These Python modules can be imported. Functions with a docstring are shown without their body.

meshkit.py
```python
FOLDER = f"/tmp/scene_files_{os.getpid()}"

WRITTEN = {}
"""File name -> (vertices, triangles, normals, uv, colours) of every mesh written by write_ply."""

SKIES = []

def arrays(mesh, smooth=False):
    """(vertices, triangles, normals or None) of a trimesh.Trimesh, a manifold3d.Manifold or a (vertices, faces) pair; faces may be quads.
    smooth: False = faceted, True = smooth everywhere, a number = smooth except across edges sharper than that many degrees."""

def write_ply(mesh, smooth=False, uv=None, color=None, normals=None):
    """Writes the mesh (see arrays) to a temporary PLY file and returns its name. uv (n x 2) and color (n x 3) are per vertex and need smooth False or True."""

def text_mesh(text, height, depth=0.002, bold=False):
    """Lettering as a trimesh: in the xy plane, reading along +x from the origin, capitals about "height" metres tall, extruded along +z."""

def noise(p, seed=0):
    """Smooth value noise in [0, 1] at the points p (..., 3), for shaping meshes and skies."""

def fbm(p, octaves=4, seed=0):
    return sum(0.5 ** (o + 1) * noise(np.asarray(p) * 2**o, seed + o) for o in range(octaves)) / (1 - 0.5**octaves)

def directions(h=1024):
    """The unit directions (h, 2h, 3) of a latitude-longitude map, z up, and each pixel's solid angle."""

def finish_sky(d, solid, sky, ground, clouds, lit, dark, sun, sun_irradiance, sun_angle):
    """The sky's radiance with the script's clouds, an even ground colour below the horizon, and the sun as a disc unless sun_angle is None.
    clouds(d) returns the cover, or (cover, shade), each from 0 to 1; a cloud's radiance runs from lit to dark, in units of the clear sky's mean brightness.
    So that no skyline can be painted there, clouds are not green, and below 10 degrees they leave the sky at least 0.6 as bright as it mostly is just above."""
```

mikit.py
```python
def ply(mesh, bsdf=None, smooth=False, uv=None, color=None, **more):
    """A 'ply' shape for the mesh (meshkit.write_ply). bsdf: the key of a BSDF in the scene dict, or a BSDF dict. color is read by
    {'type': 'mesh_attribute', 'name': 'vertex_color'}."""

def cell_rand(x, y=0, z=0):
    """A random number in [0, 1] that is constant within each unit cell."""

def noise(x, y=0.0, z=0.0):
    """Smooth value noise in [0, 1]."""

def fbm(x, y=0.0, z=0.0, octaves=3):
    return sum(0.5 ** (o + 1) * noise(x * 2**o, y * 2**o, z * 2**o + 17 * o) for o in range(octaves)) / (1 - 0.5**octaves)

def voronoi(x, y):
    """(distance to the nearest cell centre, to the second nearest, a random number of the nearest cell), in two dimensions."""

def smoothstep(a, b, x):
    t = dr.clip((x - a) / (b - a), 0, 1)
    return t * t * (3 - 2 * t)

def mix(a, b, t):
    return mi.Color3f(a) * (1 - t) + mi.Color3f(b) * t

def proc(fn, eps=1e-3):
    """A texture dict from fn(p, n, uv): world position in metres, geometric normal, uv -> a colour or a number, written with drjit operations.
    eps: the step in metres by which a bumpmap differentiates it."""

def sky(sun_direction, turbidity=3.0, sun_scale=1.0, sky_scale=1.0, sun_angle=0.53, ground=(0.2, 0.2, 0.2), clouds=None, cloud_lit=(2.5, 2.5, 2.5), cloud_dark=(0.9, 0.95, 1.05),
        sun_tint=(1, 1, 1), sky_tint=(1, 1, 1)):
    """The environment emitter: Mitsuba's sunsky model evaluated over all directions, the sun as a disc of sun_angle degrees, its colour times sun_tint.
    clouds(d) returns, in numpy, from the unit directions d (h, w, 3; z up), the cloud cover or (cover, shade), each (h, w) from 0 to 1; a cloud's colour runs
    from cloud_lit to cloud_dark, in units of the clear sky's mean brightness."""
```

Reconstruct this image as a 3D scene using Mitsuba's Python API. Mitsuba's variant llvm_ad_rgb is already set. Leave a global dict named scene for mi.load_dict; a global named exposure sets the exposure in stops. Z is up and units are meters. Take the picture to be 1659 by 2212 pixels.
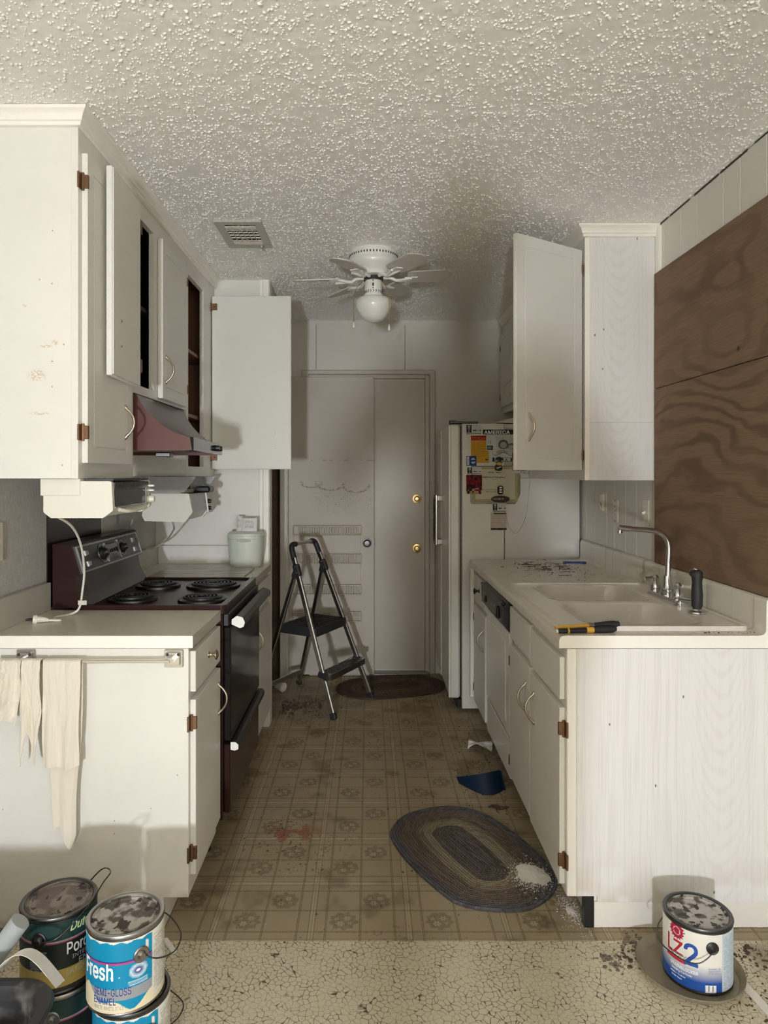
import math, random
import numpy as np, trimesh, drjit as dr, mitsuba as mi, mikit
import manifold3d as m3
from shapely.geometry import Polygon, box as sbox, Point
from shapely import affinity
from meshkit import text_mesh, noise as mnoise, fbm as mfbm
from mikit import proc, noise, fbm, voronoi, cell_rand, smoothstep, mix
T = mi.ScalarTransform4f
scene, labels = {}, {}

# ---------------------------------------------------------------- camera, light, exposure
VX, VY, F, H = 797.0, 1022.0, 1530.0, 1.413
scene['camera'] = {'type': 'perspective', 'fov_axis': 'x', 'fov': math.degrees(2*math.atan(829.5/F)),
                   'principal_point_offset_x': -(VX-829.5)/1659, 'principal_point_offset_y': -(VY-1106)/2212,
                   'near_clip': 0.02, 'far_clip': 60.0,
                   'to_world': T().look_at(origin=[0, 0, H], target=[0, 1, H], up=[0, 0, 1])}
exposure = 0.0
WIN_MAIN = (1190., 1245., 1320.)     # narrow bright window behind the photographer
WIN_REAR = (1.8, 1.9, 1.95)
WIN_SIDE = (9.0, 8.55, 7.6)         # wide curtained window behind
PHOTOGRAPHER = True

def P(px, py, D):
    return np.array([(px-VX)*D/F, D, H-(py-VY)*D/F])
def FL(px, py, z=0.0):
    D = (H-z)*F/(py-VY)
    return np.array([(px-VX)*D/F, D, z])

# ---------------------------------------------------------------- mesh helpers
def cat(*ms):
    return trimesh.util.concatenate([m for m in ms if m is not None])
def B(x0, x1, y0, y1, z0, z1, c=0.0015):
    x0, x1 = min(x0, x1), max(x0, x1); y0, y1 = min(y0, y1), max(y0, y1); z0, z1 = min(z0, z1), max(z0, z1)
    c = min(c, 0.45*min(x1-x0, y1-y0, z1-z0))
    if c <= 0:
        return trimesh.creation.box(bounds=[[x0, y0, z0], [x1, y1, z1]])
    pts = []
    for a in range(3):
        for s in np.ndindex(2, 2, 2):
            p = np.array([(x0, x1)[s[0]], (y0, y1)[s[1]], (z0, z1)[s[2]]], float)
            for k in range(3):
                if k != a:
                    p[k] += c if s[k] == 0 else -c
            pts.append(p)
    return trimesh.convex.convex_hull(np.array(pts))
def ext(poly, h):
    gs = getattr(poly, 'geoms', [poly])
    return cat(*[trimesh.creation.extrude_polygon(g, h, engine='earcut') for g in gs])
def remap(m, M):
    m = m.copy(); A = np.eye(4); A[:3, :] = M; m.apply_transform(A); return m
def ext_yz(poly, x0, x1):
    return remap(ext(poly, x1-x0), [[0, 0, 1, x0], [1, 0, 0, 0], [0, 1, 0, 0]])
def ext_xz(poly, y0, y1):
    return remap(ext(poly, y1-y0), [[1, 0, 0, 0], [0, 0, 1, y0], [0, 1, 0, 0]])
def ext_xy(poly, z0, z1):
    return remap(ext(poly, z1-z0), [[1, 0, 0, 0], [0, 1, 0, 0], [0, 0, 1, z0]])
def rrect(x0, x1, y0, y1, r, q=6):
    return sbox(x0+r, y0+r, x1-r, y1-r).buffer(r, quad_segs=q)
def tube(pts, r, n=8, caps=True):
    p = np.asarray(pts, float); r = np.broadcast_to(np.asarray(r, float), (len(p),))
    t = np.gradient(p, axis=0); t /= np.linalg.norm(t, axis=1, keepdims=True)+1e-12
    a = np.cross(t[0], [0, 0, 1.0] if abs(t[0, 2]) < .9 else [1.0, 0, 0]); a /= np.linalg.norm(a)
    rings = []
    ang = np.arange(n)*2*np.pi/n
    for k in range(len(p)):
        a = a-t[k]*np.dot(a, t[k]); a /= np.linalg.norm(a); b = np.cross(t[k], a)
        rings.append(p[k]+r[k]*(np.cos(ang)[:, None]*a+np.sin(ang)[:, None]*b))
    v = np.vstack(rings); f = []
    for k in range(len(p)-1):
        for j in range(n):
            q = (k*n+j, k*n+(j+1) % n, (k+1)*n+(j+1) % n, (k+1)*n+j)
            f += [[q[0], q[1], q[2]], [q[0], q[2], q[3]]]
    if caps:
        v = np.vstack([v, p[0], p[-1]]); c0, c1 = len(v)-2, len(v)-1; e = (len(p)-1)*n
        for j in range(n):
            f += [[c0, (j+1) % n, j], [c1, e+j, e+(j+1) % n]]
    return trimesh.Trimesh(v, f, process=False)
def smoothpath(pts, n=8):
    p = np.asarray(pts, float); q = np.vstack([2*p[0]-p[1], p, 2*p[-1]-p[-2]]); out = []
    for i in range(1, len(q)-2):
        for t in np.linspace(0, 1, n, endpoint=False):
            out.append(.5*((2*q[i])+(-q[i-1]+q[i+1])*t+(2*q[i-1]-5*q[i]+4*q[i+1]-q[i+2])*t*t+(-q[i-1]+3*q[i]-3*q[i+1]+q[i+2])*t**3))
    out.append(p[-1]); return np.array(out)
def lathe(prof, n=40, c=(0, 0, 0)):
    pr = np.asarray(prof, float); ang = np.arange(n)*2*np.pi/n; v, f = [], []
    for r, z in pr:
        v.append(np.stack([c[0]+r*np.cos(ang), c[1]+r*np.sin(ang), np.full(n, c[2]+z)], 1))
    v = np.vstack(v)
    for k in range(len(pr)-1):
        for j in range(n):
            a, b, d, e = k*n+j, k*n+(j+1) % n, (k+1)*n+(j+1) % n, (k+1)*n+j
            f += [[a, b, d], [a, d, e]]
    m = trimesh.Trimesh(v, f, process=False); m.merge_vertices(); m.update_faces(m.nondegenerate_faces())
    return m
def grid(fn, nu, nv, closed_u=False):
    u, v = np.meshgrid(np.linspace(0, 1, nu, endpoint=not closed_u), np.linspace(0, 1, nv), indexing='ij')
    p = np.stack(fn(u, v), -1).reshape(-1, 3); f = []
    i, j = np.meshgrid(np.arange(nu if closed_u else nu-1), np.arange(nv-1), indexing='ij')
    a = i*nv+j; b = ((i+1) % nu)*nv+j
    q = np.stack([a, b, b+1, a+1], -1).reshape(-1, 4)
    f = np.vstack([q[:, [0, 1, 2]], q[:, [0, 2, 3]]])
    return trimesh.Trimesh(p, f, process=False)
def thick(fn, nu, nv, t):
    """a sheet with thickness t"""
    m = grid(fn, nu, nv); n = m.vertex_normals
    a, b = np.array(m.vertices), np.array(m.vertices)-n*t
    N = len(a); f = np.array(m.faces); edge = [k*nv for k in range(nu)], [k*nv+nv-1 for k in range(nu)], list(range(nv)), [(nu-1)*nv+k for k in range(nv)]
    ff = [f, f[:, ::-1]+N]
    for s, e in zip((1, -1, -1, 1), edge):
        for p, q in zip(e[:-1], e[1:]):
            tri = [[p, q, q+N], [p, q+N, p+N]]
            ff.append(np.array(tri) if s > 0 else np.array(tri)[:, ::-1])
    return trimesh.Trimesh(np.vstack([a, b]), np.vstack(ff), process=False)
def sph(c, r, sub=2, s=(1, 1, 1)):
    m = trimesh.creation.icosphere(subdivisions=sub, radius=1.0); m.apply_scale(np.array(s)*r); m.apply_translation(c); return m
def blob(chain, step=.012, smooth=8):
    """manifold of hulls of spheres along bones [((p,r),(q,r)),...]"""
    def s(p, r): return m3.Manifold.sphere(r, 20).translate(list(map(float, p)))
    M = m3.Manifold()
    for (p, r), (q, r2) in chain:
        M = M+m3.Manifold.batch_hull([s(p, r), s(q, r2)])
    M = M.refine_to_length(step); mm = M.to_mesh()
    m = trimesh.Trimesh(mm.vert_properties[:, :3], mm.tri_verts); trimesh.smoothing.filter_taubin(m, iterations=smooth); return m

# ---------------------------------------------------------------- scene helpers
def numbered(k):
    if k not in used: used.add(k); return k
    i = 1
    while f'{k}_{i:03d}' in used: i += 1
    k = f'{k}_{i:03d}'; used.add(k); return k
used = set()
def thing(name, label, cat_, group=None):
    k = numbered(name); labels[k] = {'label': label, 'category': cat_}
    if group: labels[k]['group'] = group
    return k
def obj(name, mesh, m, parent=None, smooth=30, label=None, color=None, kind=None, **more):
    k = numbered((parent+'__' if parent else '')+name)
    if color is not None:
        scene[k] = mikit.ply(mesh, m, smooth=(smooth if smooth in (True, False) else True), color=color, **more)
    else:
        scene[k] = mikit.ply(mesh, m, smooth=smooth, **more)
    if label or kind:
        labels[k] = {}
        if label: labels[k]['label'] = label
        if kind: labels[k]['kind'] = kind
    return k
def tag(k, label, cat_, group=None, kind=None):
    labels[k] = {'label': label, 'category': cat_}
    if group: labels[k]['group'] = group
    if kind: labels[k]['kind'] = kind
def struct(name, mesh, m, label, parent=None, smooth=30):
    k = obj(name, mesh, m, parent, smooth); labels[k] = {'label': label, 'kind': 'structure'}; return k

# ---------------------------------------------------------------- materials
def mat(name, col, rough=.5, metal=0.0, spec=.5, bump=None, bscale=None, **kw):
    b = {'type': 'principled', 'base_color': col if isinstance(col, dict) else {'type': 'rgb', 'value': list(col)}, 'roughness': rough, 'metallic': metal, **kw}
    if not metal: b['specular'] = spec
    if bump is not None:
        b = {'type': 'bumpmap', 'arbitrary': bump, 'scale': bscale or 1.0, 'bsdf': b}
    scene[name] = {'type': 'twosided', 'bsdf': b}
    return name
WHITE = (.69, .68, .635)
mat('m_white', WHITE, .38, spec=.35)
mat('m_white_gloss', (.74, .73, .69), .2)
mat('m_white_matte', (.72, .695, .64), .7, spec=.2)
mat('m_edge', (.80, .775, .71), .45)
mat('m_wall', (.60, .575, .525), .5)
mat('m_doorslab', (.475, .43, .37), .45)
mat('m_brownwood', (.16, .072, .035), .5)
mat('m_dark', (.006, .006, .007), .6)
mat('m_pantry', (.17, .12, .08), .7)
mat('m_black', (.012, .012, .013), .35)
mat('m_blackgloss', (.010, .008, .009), .12, spec=.3)
mat('m_rubber', (.018, .018, .02), .6)
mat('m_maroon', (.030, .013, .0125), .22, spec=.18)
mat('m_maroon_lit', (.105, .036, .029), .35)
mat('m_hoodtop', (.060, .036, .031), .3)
mat('m_chrome', (.72, .72, .72), .16, 1.0)
mat('m_alu', (.66, .66, .66), .24, 1.0)
mat('m_steel', (.36, .35, .34), .35, 1.0)
mat('m_darksteel', (.10, .10, .10), .35, 1.0)
mat('m_brass', (.62, .45, .22), .25, 1.0)
mat('m_pull', (.60, .53, .42), .22, 1.0)
mat('m_hinge', (.19, .105, .06), .45, .8)
mat('m_cream', (.665, .65, .58), .4)
mat('m_bisque', (.62, .585, .52), .4)
mat('m_sink', (.66, .625, .57), .22)
mat('m_cloth', (.70, .655, .56), .9, spec=.1, sheen=.3)
mat('m_paper', (.72, .71, .68), .8, spec=.1)
mat('m_greywhite', (.60, .64, .56), .35)
mat('m_blueplastic', (.004, .015, .036), .5, spec=.3)
mat('m_greyplate', (.40, .42, .44), .4)
mat('m_glassdark', (.03, .032, .032), .08)
mat('m_salt', (.78, .76, .72), .8)
mat('m_yellow', (.62, .34, .05), .45)
mat('m_brush', (.014, .014, .015), .7)
mat('m_ink', (.02, .02, .022), .6)
mat('m_whiteink', (.80, .80, .78), .6)
mat('m_navyink', (.035, .04, .22), .5)
mat('m_redink', (.42, .02, .03), .5)
mat('m_blueink', (.02, .07, .33), .45)
mat('m_greyink', (.35, .36, .38), .5)
mat('m_greenink', (.45, .52, .26), .5)
mat('m_beigegrey', (.43, .41, .36), .5)
mat('m_kick', (.68, .65, .60), .55)
mat('m_slot', (.03, .028, .026), .6)
mat('m_skin', (.5, .33, .25), .6)
mat('m_shirt', (.10, .10, .11), .9, spec=.1)
mat('m_panelgloss', (.60, .575, .53), .22)
mat('m_frost', (.70, .70, .66), .18)
mat('m_pipe', (.33, .36, .37), .5)
mat('m_brownplastic', (.05, .028, .015), .35)
scene['m_trayplastic'] = {'type': 'blendbsdf', 'weight': .55, 'a': {'type': 'thindielectric', 'specular_transmittance': {'type': 'rgb', 'value': [.85, .80, .66]}},
                          'b': {'type': 'twosided', 'bsdf': {'type': 'principled', 'base_color': {'type': 'rgb', 'value': [.30, .265, .19]}, 'roughness': .25}}}
mat('m_fanblade', (.50, .47, .42), .45)
mat('m_ivory', (.64, .60, .50), .4)
scene['m_vc'] = {'type': 'twosided', 'bsdf': {'type': 'principled', 'base_color': {'type': 'mesh_attribute', 'name': 'vertex_color'}, 'roughness': .42, 'specular': .4}}
scene['m_vcmatte'] = {'type': 'twosided', 'bsdf': {'type': 'principled', 'base_color': {'type': 'mesh_attribute', 'name': 'vertex_color'}, 'roughness': .85, 'specular': .15}}
scene['m_vcgloss'] = {'type': 'twosided', 'bsdf': {'type': 'principled', 'base_color': {'type': 'mesh_attribute', 'name': 'vertex_color'}, 'roughness': .22, 'specular': .5}}
scene['m_pane'] = {'type': 'thindielectric', 'int_ior': 1.45}

def frac(x): return x-dr.floor(x)
def specks(a, b, freq, prob, r0=.10, r1=.32):
    """sparse small dots"""
    x, y = a*freq, b*freq
    cx, cy = dr.floor(x), dr.floor(y)
    ox, oy = .3+.4*cell_rand(cx, cy, 11), .3+.4*cell_rand(cx, cy, 12)
    r = r0+(r1-r0)*dr.square(cell_rand(cx, cy, 13))
    d = dr.sqrt(dr.square(x-cx-ox)+dr.square(y-cy-oy))
    return dr.select(cell_rand(cx, cy, 14) < prob, 1-smoothstep(r*.6, r, d), 0)
def line(d, w): return 1-smoothstep(w*.6, w, dr.abs(d))
TX0, TY0, TS, TR = -.1795, 2.138, .304, .2995
def f_tile(p, n, uv):
    X, Y = (p.x-TX0)/TS, (p.y-TY0)/TR
    fx, fy = frac(X), frac(Y)
    ln = mi.Float(0)
    for q in (.145, .5, .855):
        for o in (-.0022, .0022):
            ln = dr.maximum(ln, dr.maximum(line((fx-q)*TS-o, .0014), line((fy-q)*TR-o, .0014)))
    for o in (.009,):
        for f_, s in ((fx, TS), (fy, TR)):
            d = dr.minimum(f_, 1-f_)*s
            ln = dr.maximum(ln, line(d-o, .0013))
    bd = dr.minimum(dr.minimum(fx, 1-fx)*TS, dr.minimum(fy, 1-fy)*TR)
    md, fl = mi.Float(0), mi.Float(0)
    for c in (.325, .675):
        dx, dy = (fx-c)*TS, (fy-c)*TR
        r = dr.sqrt(dx*dx+dy*dy); a = dr.atan2(dy, dx)
        edge = .041+.004*dr.sin(a*9+c*9)+.006*noise(p.x*90, p.y*90)
        md = dr.maximum(md, (1-smoothstep(edge-.005, edge+.001, r))*(.35+.6*noise(p.x*260, p.y*260)))
        for (ox, oy, rr) in ((.012, .012, .013), (-.010, -.014, .015), (-.022, .010, .008), (.02, -.012, .008)):
            ex, ey = dx-ox, dy-oy
            r2 = dr.sqrt(ex*ex+ey*ey); a2 = dr.atan2(ey, ex)
            pet = rr*(.35+.65*dr.abs(dr.cos(a2*3)))
            fl = dr.maximum(fl, (1-smoothstep(pet*.75, pet, r2))*smoothstep(.002, .004, r2))
    g = fbm(p.x*6, p.y*6)
    base = mix((.37, .305, .205), (.28, .225, .145), g*.9)
    base = mix(base, (.29, .235, .16), .5*noise(p.x*420, p.y*420))
    base = mix(base, (.42, .355, .25), .55*(1-smoothstep(.007, .009, bd)))
    base = mix(base, (.165, .13, .085), md*.85)
    base = mix(base, (.44, .385, .27), fl*.75)
    base = mix(base, (.135, .10, .06), ln*.8)
    # worn red stain and general grime
    sx, sy = p.x+.30, p.y-2.78
    red = smoothstep(.42, .62, fbm(p.x*24, p.y*24+3))*(1-smoothstep(.05, .125, dr.sqrt(sx*sx*.7+sy*sy*1.6)))
    base = mix(base, (.26, .095, .06), red*.8)
    dirt = smoothstep(.56, .8, fbm(p.x*9+4, p.y*9))*.45+smoothstep(.80, .86, noise(p.x*130, p.y*130))*smoothstep(.5, .75, fbm(p.x*3, p.y*3+9))*.8
    return mix(base, (.09, .065, .04), dirt)
mat('m_tile', proc(f_tile), .6, spec=.12)
def f_crack(p, n, uv):
    wx, wy = p.x+.008*(noise(p.x*60, p.y*60)-.5), p.y+.008*(noise(p.x*60+9, p.y*60)-.5)
    d1, d2, w = voronoi(wx*58, wy*58)
    e = 1-smoothstep(.02, .095, d2-d1)
    brk = smoothstep(.25, .5, noise(p.x*25, p.y*25+7))
    base = mix((.67, .61, .465), (.55, .50, .37), fbm(p.x*4, p.y*4))
    base = mix(base, (.44, .39, .28), .4*noise(p.x*400, p.y*400))
    base = mix(base, (.085, .065, .04), e*(.5+.5*brk))
    r = smoothstep(.5, .72, fbm(p.x*5+3, p.y*5))*smoothstep(.55, .95, p.x)
    base = mix(base, (.20, .14, .085), r*.7)
    sp = specks(p.x, p.y, 32, .10, .05, .14)
    return mix(base, (.11, .08, .05), sp*.8)
mat('m_crack', proc(f_crack), .45, spec=.3)
def h_pop(p, n, uv):
    d1, d2, w = voronoi(p.x*85, p.y*85)
    e1, e2, w2 = voronoi(p.x*150+40, p.y*150)
    return (1-smoothstep(.0, .52, d1))*(.35+.65*w)*.0052+(1-smoothstep(0, .5, e1))*w2*.0024+.003*fbm(p.x*18, p.y*18)
mat('m_popcorn', (.80, .79, .76), .6, spec=.3, bump=proc(lambda p, n, uv: .004*fbm(p.x*22, p.y*22), 2e-3), bscale=1.0)
def f_oak(p, n, uv):
    w = .03*fbm(p.x*5, p.z*1.1)
    g = noise((p.x+w)*330, p.y*40, p.z*6)*.55+noise((p.x+w)*120, p.y*20, p.z*1.5)*.45
    q = dr.square((p.x-1.09)/.085)
    ring = .5+.5*dr.sin((p.z*1.0-q*.16+.10*fbm(p.x*9, p.z*3))*105)
    near = dr.exp(-q*.7)*.75
    g = smoothstep(.38, .78, g)*(1-near)+smoothstep(.3, .95, ring*(.5+.5*g))*near
    base = mix((.70, .69, .68), (.52, .485, .45), g*.30)
    sp = specks(p.x, p.z*.55, 22, .045, .05, .12)
    lo = smoothstep(.30, 0.0, p.z)*smoothstep(.45, .7, fbm(p.x*12, p.z*12))
    base = mix(base, (.46, .36, .25), lo*.45)
    return mix(base, (.10, .075, .05), sp*.85)
mat('m_oak', proc(f_oak), .5, spec=.3)
def f_ply(p, n, uv):
    a = fbm(p.y*1.1, p.z*2.6, 3.0)*2.2+.35*fbm(p.y*5, p.z*14.0, 1.0)
    ky, kz = p.y-2.37, p.z-1.83
    kn = dr.exp(-(ky*ky*9+kz*kz*26))
    v = p.z*7+a*3.1+kn*2.6
    b = .5+.5*dr.sin(v*6.2)
    b = smoothstep(.35, 1.0, b)*(.25+.75*noise(p.y*3, p.z*9))
    fine = noise(p.y*14, p.z*520)
    base = mix((.205, .132, .085), (.085, .050, .031), b*.72)
    base = mix(base, (.11, .068, .042), fine*.5)
    k = smoothstep(.012, .004, dr.sqrt(dr.square(p.y-2.37)+dr.square(p.z-1.83)))
    return mix(base, (.05, .03, .02), k)
mat('m_ply', proc(f_ply), .7, spec=.2)
STN = [(-.980, 1.713, .018, .012), (-.958, 1.79, .02, .006), (-.975, 1.59, .03, .006), (-1.02, 1.91, .008, .006), (-.88, 1.905, .01, .006), (-.93, 1.80, .012, .010), (-.985, 1.702, .03, .020)]
def f_stain(p, n, uv):
    base = mix((.71, .70, .655), (.665, .65, .60), fbm(p.x*5, p.y*5, p.z*5))
    s = mi.Float(0)
    for (sx, sz, rx, rz) in STN:
        d = dr.sqrt(dr.square((p.x-sx)/rx)+dr.square((p.z-sz)/rz))
        s = dr.maximum(s, (1-smoothstep(.4, 1.2, d))*smoothstep(.3, .6, noise(p.x*260, p.z*260)))
    base = mix(base, (.48, .36, .22), s*.6)
    sp = specks(p.x, p.z, 26, .035, .06, .12)
    low = (1-smoothstep(.10, .16, p.z))*smoothstep(.4, .7, fbm(p.x*14, p.z*14))
    base = mix(base, (.42, .34, .24), low*.5)
    return mix(base, (.20, .15, .10), sp*.7)
mat('m_panel', proc(f_stain), .42)
def f_counter(p, n, uv):
    base = mix((.71, .68, .595), (.63, .60, .52), noise(p.x*500, p.y*500, p.z*500))
    base = mix(base, (.58, .54, .46), .6*fbm(p.x*5, p.y*5))
    d = smoothstep(.62, .84, fbm(p.x*40, p.y*40+2, octaves=4))*smoothstep(.62, .68, p.x)
    d = dr.maximum(d, .35*smoothstep(.7, .85, fbm(p.x*30, p.y*60)))
    return mix(base, (.22, .17, .115), d*.4)
mat('m_counter', proc(f_counter), .35, spec=.4)
def f_paperwall(p, n, uv):
    w = noise(p.y*420, p.z*60)*.5+noise(p.y*60, p.z*420)*.3+noise(p.y*230, p.z*230)*.2
    return mix((.36, .35, .34), (.50, .49, .47), w)
mat('m_wallpaper', proc(f_paperwall), .7, spec=.2)
def f_lid(p, n, uv):
    g = fbm(p.x*40, p.y*40, octaves=4)
    base = mix((.10, .088, .078), (.44, .42, .39), smoothstep(.38, .60, g))
    return mix(base, (.05, .04, .035), smoothstep(.64, .70, fbm(p.x*60+7, p.y*60)))
mat('m_lid', proc(f_lid), .6, .25)
def f_lidbrown(p, n, uv):
    g = fbm(p.x*30, p.y*30, octaves=4)
    base = mix((.11, .085, .075), (.20, .175, .15), smoothstep(.45, .62, g))
    return mix(base, (.03, .02, .02), smoothstep(.70, .74, fbm(p.x*60+7, p.y*60)))
mat('m_lidbrown', proc(f_lidbrown), .55, .1)
def f_tub(p, n, uv):
    g = smoothstep(.5, .78, fbm(p.x*14, p.y*14, p.z*14, octaves=4))
    return mix((.022, .022, .024), (.30, .28, .26), g*.8)
mat('m_tub', proc(f_tub), .5)
def f_doorwear(p, n, uv):
    base = mix((.54, .495, .44), (.47, .425, .365), fbm(p.x*4, p.y*4, p.z*4))
    s = mi.Float(0)
    for (cx, cz, r) in ((-.27, 1.35, .10), (-.09, 1.33, .09), (-.40, 1.35, .07)):
        d = dr.sqrt(dr.square(p.x-cx)+dr.square((p.z-cz)*1.8))
        s = dr.maximum(s, line(d-r, .013)*smoothstep(.40, .62, .6*noise(p.x*110, p.z*300)+.4*noise(p.x*420, p.z*420))*smoothstep(cz+.02, cz-.02, p.z))
    row = line(p.z-1.505+.004*noise(p.x*40), .0045)*smoothstep(.45, .7, noise(p.x*60, p.z*8))*(.3+.7*noise(p.x*240, p.z*240))*smoothstep(-.42, -.38, p.x)
    sp = dr.maximum(specks(p.x, p.z, 75, .22, .08, .35), specks(p.x+3, p.z, 130, .3, .1, .3))*smoothstep(.17, .04, dr.abs(p.z-1.22))*smoothstep(-.42, -.34, p.x)
    base = mix(base, (.16, .12, .085), dr.maximum(dr.maximum(s*.75, row*.85), sp*.7))
    return base
mat('m_doorwear', proc(f_doorwear), .5, spec=.3)

# ================================================================ structure
CEIL, YB, YR = 2.49, 5.0, -3.3
XL, XR = -1.19, 1.262
# the room behind the camera is wider to the left (open plan)
XLL = -2.9
struct('floor', cat(B(XLL-.1, XR+.1, YR-.1, TY0, -.06, 0, 0), B(XLL-.1, XR+.1, TY0, YB+.1, -.06, -.0025, 0)), 'm_crack', 'worn crackle pattern sheet vinyl floor')
xe = [XL]+[TX0+k*TS for k in range(-3, 5) if XL < TX0+k*TS < XR]+[XR]
ye = [TY0+k*TR for k in range(0, 10)]+[YB]
_tiles = {}
for i in range(len(xe)-1):
    for j in range(len(ye)-1):
        w, d = xe[i+1]-xe[i], ye[j+1]-ye[j]
        if w < .02 or d < .02: continue
        key = (round(w, 4), round(d, 4))
        if key not in _tiles:
            _tiles[key] = mikit.ply(B(.0004, w-.0004, .0004, d-.0004, -.0025, 0, .0005), 'm_tile')
        scene[numbered('floor__tile')] = {**_tiles[key], 'to_world': T().translate([xe[i], ye[j], 0])}
struct('ceiling', B(XLL-.1, XR+.1, YR-.1, YB+.1, CEIL, CEIL+.06, 0), 'm_popcorn', 'sprayed popcorn ceiling')
def popcorn(x0, x1, y0, y1, per, seed):
    g = np.random.RandomState(seed); n = int((x1-x0)*(y1-y0)*per)
    cx, cy = g.uniform(x0, x1, n), g.uniform(y0, y1, n)
    keep = (mnoise(np.stack([cx*55, cy*55, cx*0], -1), 3) > .30); cx, cy = cx[keep], cy[keep]; n = len(cx)
    r = .0013+.0028*g.uniform(0, 1, n)**1.6; el = g.uniform(.9, 2.0, n); h = r*g.uniform(.8, 1.5, n); a0 = g.uniform(0, np.pi, n)
    k = 6; a = np.arange(k)*2*np.pi/k
    ring = np.stack([np.cos(a), np.sin(a), 0*a], 1)
    unit = np.vstack([ring, ring*[.72, .72, 1]-[0, 0, .72], [[0, 0, -1.]]])
    loc = unit[None]*np.stack([r*el, r, h], 1)[:, None]*(1+.25*(g.uniform(size=(n, 13, 1))-.5))
    c, s_ = np.cos(a0)[:, None], np.sin(a0)[:, None]
    v = np.stack([cx[:, None]+loc[..., 0]*c-loc[..., 1]*s_, cy[:, None]+loc[..., 0]*s_+loc[..., 1]*c, CEIL+.0004+loc[..., 2]], -1)
    f = []
    for j in range(k):
        q = (j+1) % k; f += [[j, k+j, q], [q, k+j, k+q], [k+j, 12, k+q]]
    f = np.array(f)[None]+13*np.arange(n)[:, None, None]
    return trimesh.Trimesh(v.reshape(-1, 3), f.reshape(-1, 3), process=False)
pm = popcorn(XL, XR-.01, 1.35, YB, 8200, 5)
if pm.face_normals[:200, 2].mean() > 0: pm.invert()
obj('popcorn_lumps', pm, 'm_popcorn', 'ceiling', True, 'rough white popcorn lumps', kind='stuff')
struct('wall_left', B(XL-.06, XL, 1.6, YB+.06, 0, CEIL, 0), 'm_wallpaper', 'grey woven wallpaper wall behind the range')
struct('wall_right', B(XR, XR+.06, YR, YB+.06, 0, CEIL, 0), 'm_slot', 'painted panelled wall on the sink side')
y = YR
k = 0
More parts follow.
